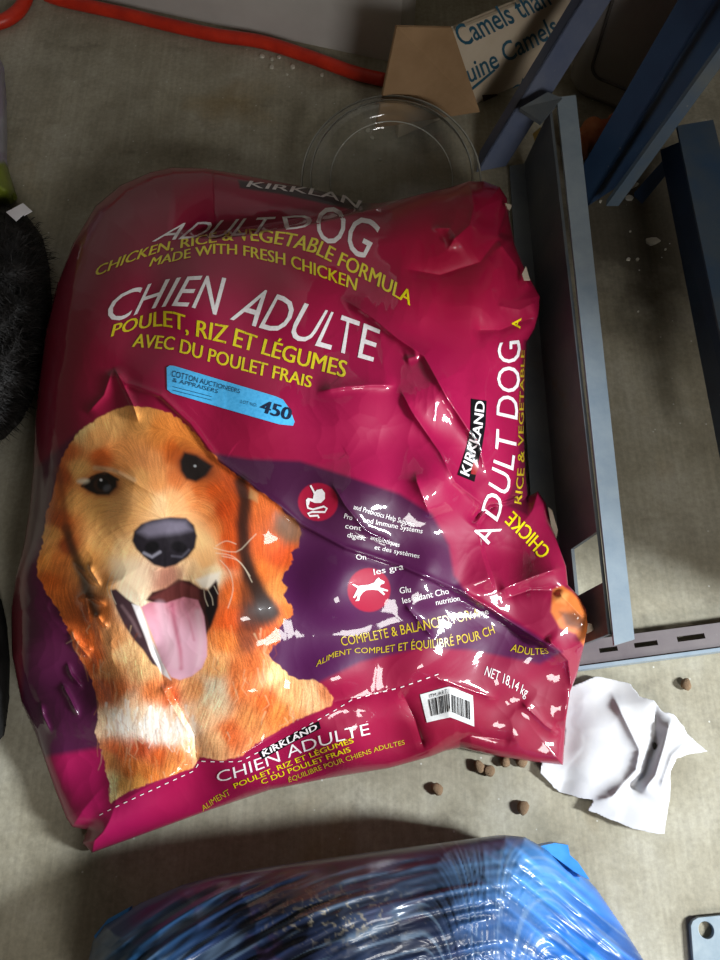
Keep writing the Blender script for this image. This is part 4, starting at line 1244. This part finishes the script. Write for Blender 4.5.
rx = .8 * X - .6 * Y + 900 + 14 * (vnoise(X, Y, 22, 55) - .5); ry = .6 * X + .8 * Y + 14 * (vnoise(X, Y, 22, 56) - .5)
zp += valley_crumple(rx, ry, 55, 51, 1.0, .3) * 55 * px_m * .10 + crumple(rx, ry, 20, 52, 1.0, .3) * 20 * px_m * .045
zp = np.maximum(zp, 0.003)
M_paper = mottled('white_paper', (190, 190, 195), (208, 207, 206), 20, 0.8, 0.2, 0.1, 0.0006)
pp = PF.build(zp, None, 'crumpled_paper', M_paper, None, closed=False, thick=0.0006)
tag(pp, 'crumpled sheet of white paper on the floor beside the bag corner', 'paper')

# =================================================================== kibble
M_kib = mottled('kibble', (104, 82, 60), (150, 124, 98), 90, 0.85, 0.2, 0.5, 0.002)
def kibble_mesh(seed):
    r = np.random.default_rng(seed)
    bm = bmesh.new()
    bmesh.ops.create_icosphere(bm, subdivisions=2, radius=1)
    ph = r.random(3) * 6
    for v in bm.verts:
        c = v.co
        f = 1 + .10 * math.sin(3 * c.x + ph[0]) + .08 * math.sin(4 * c.y + ph[1]) + .05 * math.sin(7 * c.z + ph[2])
        v.co = Vector((c.x * f, c.y * f * .92, math.copysign(abs(c.z) ** .75, c.z) * .68 * f))
    zmin = min(v.co.z for v in bm.verts)
    for v in bm.verts: v.co.z -= zmin
    me = bpy.data.meshes.new('kibble_piece'); bm.to_mesh(me); bm.free()
    me.polygons.foreach_set('use_smooth', [True] * len(me.polygons))
    me.materials.append(M_kib)
    return me
kibs = [(437, 789, 'lone brown kibble piece out on the floor between bag and blue bundle'), (479, 766, 'kibble piece of a touching pair, the one closer to the bag edge'), (489, 771, 'kibble piece of a touching pair, the one closer to the blue bundle'),
        (505, 762, 'kibble piece half under the bag edge, next to the touching pair'), (522, 761, 'kibble piece half under the bag edge, next to the paper sheet'), (523, 808, 'brown kibble piece on the floor left of the paper sheet'), (686, 684, 'brown kibble piece on the floor between slotted beam and paper')]
for i, (x, y, lab) in enumerate(kibs):
    me = kibble_mesh(100 + i)
    o = link('kibble_piece', me)
    p = P(x, y, 0.005); o.location = (p.x, p.y, 0.0003)
    s = 0.0066 * random.uniform(.92, 1.08); o.scale = (s, s, s); o.rotation_euler.z = random.uniform(0, 6)
    tag(o, lab, 'kibble', 'spilled kibble pieces')

pc = PF.at(np.array([654.]), np.array([746.]), 0.0005)[0]
o = link('dark_crumb', kibble_mesh(130)); o.data.materials[0] = mottled('dark_crumb', (48, 46, 40), (70, 66, 56), 60, .8, .2)
o.location = tuple(pc); o.scale = (.0022, .0042, .0025); o.rotation_euler.z = -.3
tag(o, 'small dark crumb lying on the crumpled white paper', 'crumb')

# =================================================================== blue wrapped bundle
BUN = [(93, 940), (104, 925), (140, 903), (182, 885), (215, 876), (300, 862), (400, 848), (480, 838), (505, 835), (525, 837), (548, 850), (575, 866), (596, 888), (622, 926), (650, 970), (690, 1060), (700, 1150), (640, 1200), (200, 1200), (110, 1150), (80, 1040), (86, 970)]
BF = Field(76, 830, 704, 1204, 1.5)
BF.cut(BUN)
X, Y = BF.X, BF.Y
Eb = idw(X, Y, [(93, 940), (300, 862), (500, 836), (600, 890), (690, 1060), (400, 1200), (100, 1150)], [.05, .09, .09, .04, .03, .04, .05], 3, 5)[..., 0]
Ib = idw(X, Y, [(200, 960), (350, 920), (480, 900), (560, 940), (350, 1050), (550, 1080), (200, 1080)], [.13, .17, .16, .10, .17, .11, .14], 2.5, 40)[..., 0]
qb = np.clip(BF.d / 90, 0, 1)
zb = Eb + (Ib - Eb) * np.sqrt(1 - (1 - qb) ** 2)
# stretch-film strands run in arcs from the lower left to the crown and down the right side
ccx, ccy = 560.0, 1250.0
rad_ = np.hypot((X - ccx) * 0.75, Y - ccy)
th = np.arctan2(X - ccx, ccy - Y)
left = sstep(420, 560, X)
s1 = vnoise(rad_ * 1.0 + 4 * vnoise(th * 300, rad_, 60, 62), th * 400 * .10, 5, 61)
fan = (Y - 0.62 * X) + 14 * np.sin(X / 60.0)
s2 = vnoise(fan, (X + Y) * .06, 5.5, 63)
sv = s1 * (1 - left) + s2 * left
fine_s = vnoise(rad_ * (1 - left) + fan * left, th * 60, 2.2, 64)
zb += ((sv - .5) * .0055 + (fine_s - .5) * .0014) * sstep(0, 20, BF.d)
zb += crumple(X, Y, 40, 65, 1, .3) * 40 * px_m * .12
Cb = np.zeros(X.shape + (3,))
Cb[:] = idw(X, Y, [(120, 930), (180, 900), (260, 890), (300, 950), (400, 870), (420, 930), (480, 860), (500, 920), (540, 880), (580, 930), (640, 1000), (360, 860), (230, 940), (380, 1060), (150, 1060), (600, 1100)],
            [lin(c) for c in ((42, 96, 146), (52, 92, 140), (36, 56, 96), (26, 34, 62), (70, 84, 110), (26, 32, 60), (92, 124, 160), (44, 84, 140), (66, 136, 206), (34, 108, 198), (28, 84, 168), (84, 94, 112), (32, 50, 90), (30, 34, 60), (36, 70, 120), (30, 80, 150))], 3, 18)
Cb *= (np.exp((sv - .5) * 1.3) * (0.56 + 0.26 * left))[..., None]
pur = sstep(.55, .8, vnoise(X, Y, 38, 66)) * sstep(.4, .7, vnoise(X, Y, 9, 67)) * (1 - left) * .35
Cb = Cb * (1 - pur[..., None]) + lin((70, 34, 62)) * pur[..., None]
pale = sstep(.62, .85, vnoise(rad_ * (1 - left) + fan * left, th * 30, 4.2, 68)) * .35
Cb = Cb * (1 - pale[..., None]) + lin((116, 140, 164)) * pale[..., None]
speck = sstep(.60, .85, vnoise(X + 8 * vnoise(X, Y, 5, 90), Y + 8 * vnoise(X, Y, 5, 91), 3, 69)) * np.exp(-(((X - 335) / 60) ** 2 + ((Y - 915) / 22) ** 2)) * .8
Cb = Cb * (1 - speck[..., None]) + lin((150, 140, 120)) * speck[..., None]
bundle = empty('wrapped_bundle', P(380, 1000, 0))
tag(bundle, 'bulky dark bundle wrapped in streaky blue stretch film', 'bundle')
M_film = attr_material('blue_stretch_film', 0.45, 0.5, 0.22, 90, 0.10, 0.001)
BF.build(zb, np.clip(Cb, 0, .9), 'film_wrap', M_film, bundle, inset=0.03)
M_bluef = mottled('bright_blue_film', (40, 122, 208), (76, 158, 232), 26, 0.35, 0.5)
bm = bmesh.new()
bm_prism(bm, [P(x, y, .085) for x, y in ((540, 846), (555, 843), (568, 845), (570, 855), (578, 862), (590, 880), (575, 872))], Vector((0.0, 0, -0.02)))
from_bm('loose_film_tab', bm, M_bluef, bundle)
bm = bmesh.new()
bm_prism(bm, [P(x, y, .06) for x, y in ((94, 936), (108, 919), (130, 907), (126, 918), (108, 934), (97, 946))], Vector((0, 0, -0.01)))
from_bm('loose_film_tab', bm, M_bluef, bundle)

# =================================================================== drilled steel bracket
M_brk = painted_metal('bracket_steel', (112, 130, 142), (150, 162, 168), (88, 66, 48), 0.4, 0.62, 30)
cu_ = bpy.data.curves.new('bracket_outline', 'CURVE'); cu_.dimensions = '2D'; cu_.fill_mode = 'BOTH'; cu_.extrude = 0.0025; cu_.bevel_depth = 0.0006
def add_spl(pts):
    s = cu_.splines.new('POLY'); s.points.add(len(pts) - 1); s.use_cyclic_u = True
    for q_, p in zip(s.points, pts): q_.co = (p.x, p.y, 0, 1)
org = P(720, 960, 0)
out = [(691, 926), (693, 921), (698, 918), (760, 912), (772, 916), (778, 1010), (700, 1012), (697, 1005)]
add_spl([P(x, y, .006) - org for x, y in out])
hc = P(706, 930, .006) - org
add_spl([hc + Vector((.0085 * math.cos(t), .0085 * math.sin(t), 0)) for t in np.linspace(0, 2 * math.pi, 24, endpoint=False)])
hc2 = P(745, 985, .006) - org
add_spl([hc2 + Vector((.0085 * math.cos(t), .0085 * math.sin(t), 0)) for t in np.linspace(0, 2 * math.pi, 24, endpoint=False)])
tmp = bpy.data.objects.new('bracket_outline', cu_); COL.objects.link(tmp)
bpy.context.view_layer.update()
dg = bpy.context.evaluated_depsgraph_get()
me = bpy.data.meshes.new_from_object(tmp.evaluated_get(dg))
bpy.data.objects.remove(tmp)
brk = link('steel_bracket', me, M_brk)
brk.location = (org.x, org.y, 0.0035)
tag(brk, 'small drilled blue-grey steel plate lying on the bare floor', 'bracket')

# =================================================================== black furry bundle with white tag
M_fur = mottled('black_fur', (14, 13, 13), (34, 30, 28), 40, 0.7, 0.3)
M_tagw = mottled('white_tag', (206, 202, 206), (226, 222, 226), 30, 0.6, 0.3)
FUR = [(-90, 200), (-20, 203), (8, 206), (26, 214), (42, 236), (48, 262), (51, 300), (47, 340), (36, 385), (18, 420), (0, 438), (-40, 452), (-90, 450)]
FF = Field(-94, 194, 58, 458, 2.0)
FF.cut(FUR)
X, Y = FF.X, FF.Y
zf = .02 + (.11 - .02) * np.sqrt(1 - (1 - np.clip(FF.d / 60, 0, 1)) ** 2) + (vnoise(X, Y, 18, 71) - .5) * .02 * sstep(0, 15, FF.d)
furry = empty('furry_bundle', P(-40, 330, 0))
tag(furry, 'shaggy black furry bundle with a small white tag beside the bag', 'fur bundle')
FF.build(zf, None, 'pelt', M_fur, furry, inset=0.03)
hv = []; hf = []
ok = np.argwhere(FF.sd > 1)
pick = ok[rng.integers(0, len(ok), 7000)]
for (j, i) in pick:
    p = FF.W[j, i]; n = FF.N[j, i]
    px_, py_ = X[j, i], Y[j, i]
    d = np.array([0.6 + rng.normal(0, .4), -0.2 + rng.normal(0, .5), 0.1]) + n * .35
    d /= np.linalg.norm(d); l = rng.uniform(.010, .022)
    s = np.cross(d, n); s /= np.linalg.norm(s) + 1e-9; s *= .0005
    mid = p + d * l * .55 + n * .002; tip = p + d * l - np.array([0, 0, .35 * l])
    tip[2] = max(tip[2], .002)
    k = len(hv); hv += [p - s, p + s, mid + s * .8, mid - s * .8, tip]
    hf += [(k, k + 1, k + 2, k + 3), (k + 3, k + 2, k + 4)]
me = bpy.data.meshes.new('fur_hairs'); me.from_pydata([tuple(v) for v in hv], [], hf); me.update()
fo = link('fur_hairs', me, M_fur, furry); fo['kind'] = 'stuff'
bm = bmesh.new()
bm_prism(bm, [P(x, y, .085) for x, y in ((6, 212), (23, 203), (32, 211), (24, 215.5), (23, 214.5), (16, 221))], Vector((0, 0, -.001)))
tag(from_bm('tag', bm, M_tagw, furry), 'small white tag')

# dark rounded mound by the lower left flank
M_blk = mottled('matte_black', (18, 18, 18), (36, 35, 34), 25, 0.8, 0.2)
DK = [(-90, 585), (-20, 590), (0, 598), (6, 625), (9, 660), (8, 700), (3, 735), (-12, 752), (-90, 760)]
KF = Field(-94, 580, 14, 766, 2.0); KF.cut(DK); X, Y = KF.X, KF.Y
zk = .012 + .045 * np.sqrt(1 - (1 - np.clip(KF.d / 40, 0, 1)) ** 2) + (vnoise(X, Y, 22, 75) - .5) * .008 * sstep(0, 12, KF.d)
dk = KF.build(zk, None, 'black_mound', M_blk, None, inset=0.02)
tag(dk, 'smooth black mound beside the lower left flank of the bag', 'mound')

# pale pouch with green end
M_pouch = bpy.data.materials.new('pale_pouch'); M_pouch.use_nodes = True
nt = M_pouch.node_tree; b = nt.nodes['Principled BSDF']; b.inputs['Roughness'].default_value = .35
at_ = nt.nodes.new('ShaderNodeAttribute'); at_.attribute_name = 'print'
nz_ = noise(nt, 30, 3, .5, coords(nt)); rz = ramp(nt, nz_.outputs[0], [(.3, (.75, .75, .75, 1)), (.7, (1, 1, 1, 1))])
nt.links.new(mix(nt, 1.0, at_.outputs['Color'], rz.outputs[0], 'MULTIPLY'), b.inputs['Base Color'])
PO = [(-90, 45), (-6, 50), (2, 62), (5, 95), (6, 130), (5, 160), (10, 178), (15, 192), (10, 199), (-20, 200), (-90, 198)]
GF = Field(-94, 40, 20, 206, 1.5); GF.cut(PO); X, Y = GF.X, GF.Y
zg = .02 + .05 * np.sqrt(1 - (1 - np.clip(GF.d / 30, 0, 1)) ** 2) + crumple(X, Y, 24, 77, 1, .3) * 24 * px_m * .2
zg = np.maximum(zg, .006)
gt = sstep(158, 166, Y + 4 * vnoise(X, Y, 10, 78))[..., None]
Cg = lin((176, 176, 190)) * (1 - gt) + lin((126, 140, 44)) * gt
pk = sstep(.5, .7, vnoise(X, Y, 16, 79))[..., None] * (1 - gt) * .6
Cg = Cg * (1 - pk) + lin((150, 132, 160)) * pk
po = GF.build(zg, Cg, 'plastic_pouch', M_pouch, None, inset=.02)
tag(po, 'pale lavender plastic pouch with a yellow-green end above the furry bundle', 'pouch')

# =================================================================== crumbs and chips on the floor
M_chip = mottled('plaster_chip', (176, 172, 158), (214, 210, 196), 60, 0.85, 0.2)
def chip(x, y, w, h, z=0.0, name='plaster_chip', lab='', group='', mat=None):
    p = P(x, y, z)
    pl = [P(x + w * .5 * math.cos(t) * random.uniform(.7, 1.1), y + h * .5 * math.sin(t) * random.uniform(.7, 1.1), z) - p for t in np.linspace(0, 2 * math.pi, 7, endpoint=False)]
    bm = bmesh.new(); bm_prism(bm, pl, Vector((0, 0, min(.003, w * .0006))))
    o = from_bm(name, bm, mat or M_chip); o.location = p + Vector((0, 0, .0004))
    return tag(o, lab, 'chip', group)
for (x, y, w, h) in ((627, 185, 26, 9), (629, 199, 9, 6), (652, 242, 15, 9)):
    chip(x, y, w, h, lab={26: 'largest pale flake of plaster on the dark floor inside the rack', 9: 'little pale flake beside the largest one inside the rack', 15: 'squarish dull flake of plaster on the floor inside the rack'}[w], group='plaster flakes inside the rack')
for (x, y, s) in ((628, 260, 4), (637, 260, 4), (588, 272, 7), (638, 312, 2.5), (630, 232, 2.5), (665, 250, 2.5), (600, 202, 3), (570, 213, 0)):
    if s: chip(x, y, s, s * .8, name='plaster_crumb', lab='tiny pale crumb on the dark floor inside the rack', group='crumbs inside the rack')
for (x, y, s) in ((262, 57, 5), (272, 60, 4), (279, 58, 4), (272, 68, 4.5), (293, 68, 5), (287, 75, 3), (322, 76, 4)):
    chip(x, y, s, s * .8, name='white_crumb', lab='tiny white crumb on the floor by the straight red hose', group='white crumbs by the hose')
M_ychip = mottled('yellow_chip', (190, 160, 84), (212, 190, 120), 40, .8, .2)
bm = bmesh.new()
wq = (wt0 - wb0).normalized(); wl = (wb1 - wb0).normalized(); wnrm = wl.cross(wq).normalized()
if wnrm.x > 0: wnrm = -wnrm
yp = [on_plane(x, y, wb0 + wnrm * .0005, wnrm) for x, y in ((533, 134), (541, 127), (542, 146), (537, 148))]
bm_prism(bm, yp, wnrm * .0008)
from_bm('paint_scar', bm, M_ychip, rack)
for (x, y, s, l) in ((368, 131, 5, 'bright'), (372, 139, 5, 'bright'), (400, 95, 4, 'b'), (380, 160, 3, 'c')):
    chip(x, y, s, s * .8, name='white_crumb', lab='tiny white crumb under the clear plastic lid', group='white crumbs under the lid')

bpy.data.objects.remove(_fo)
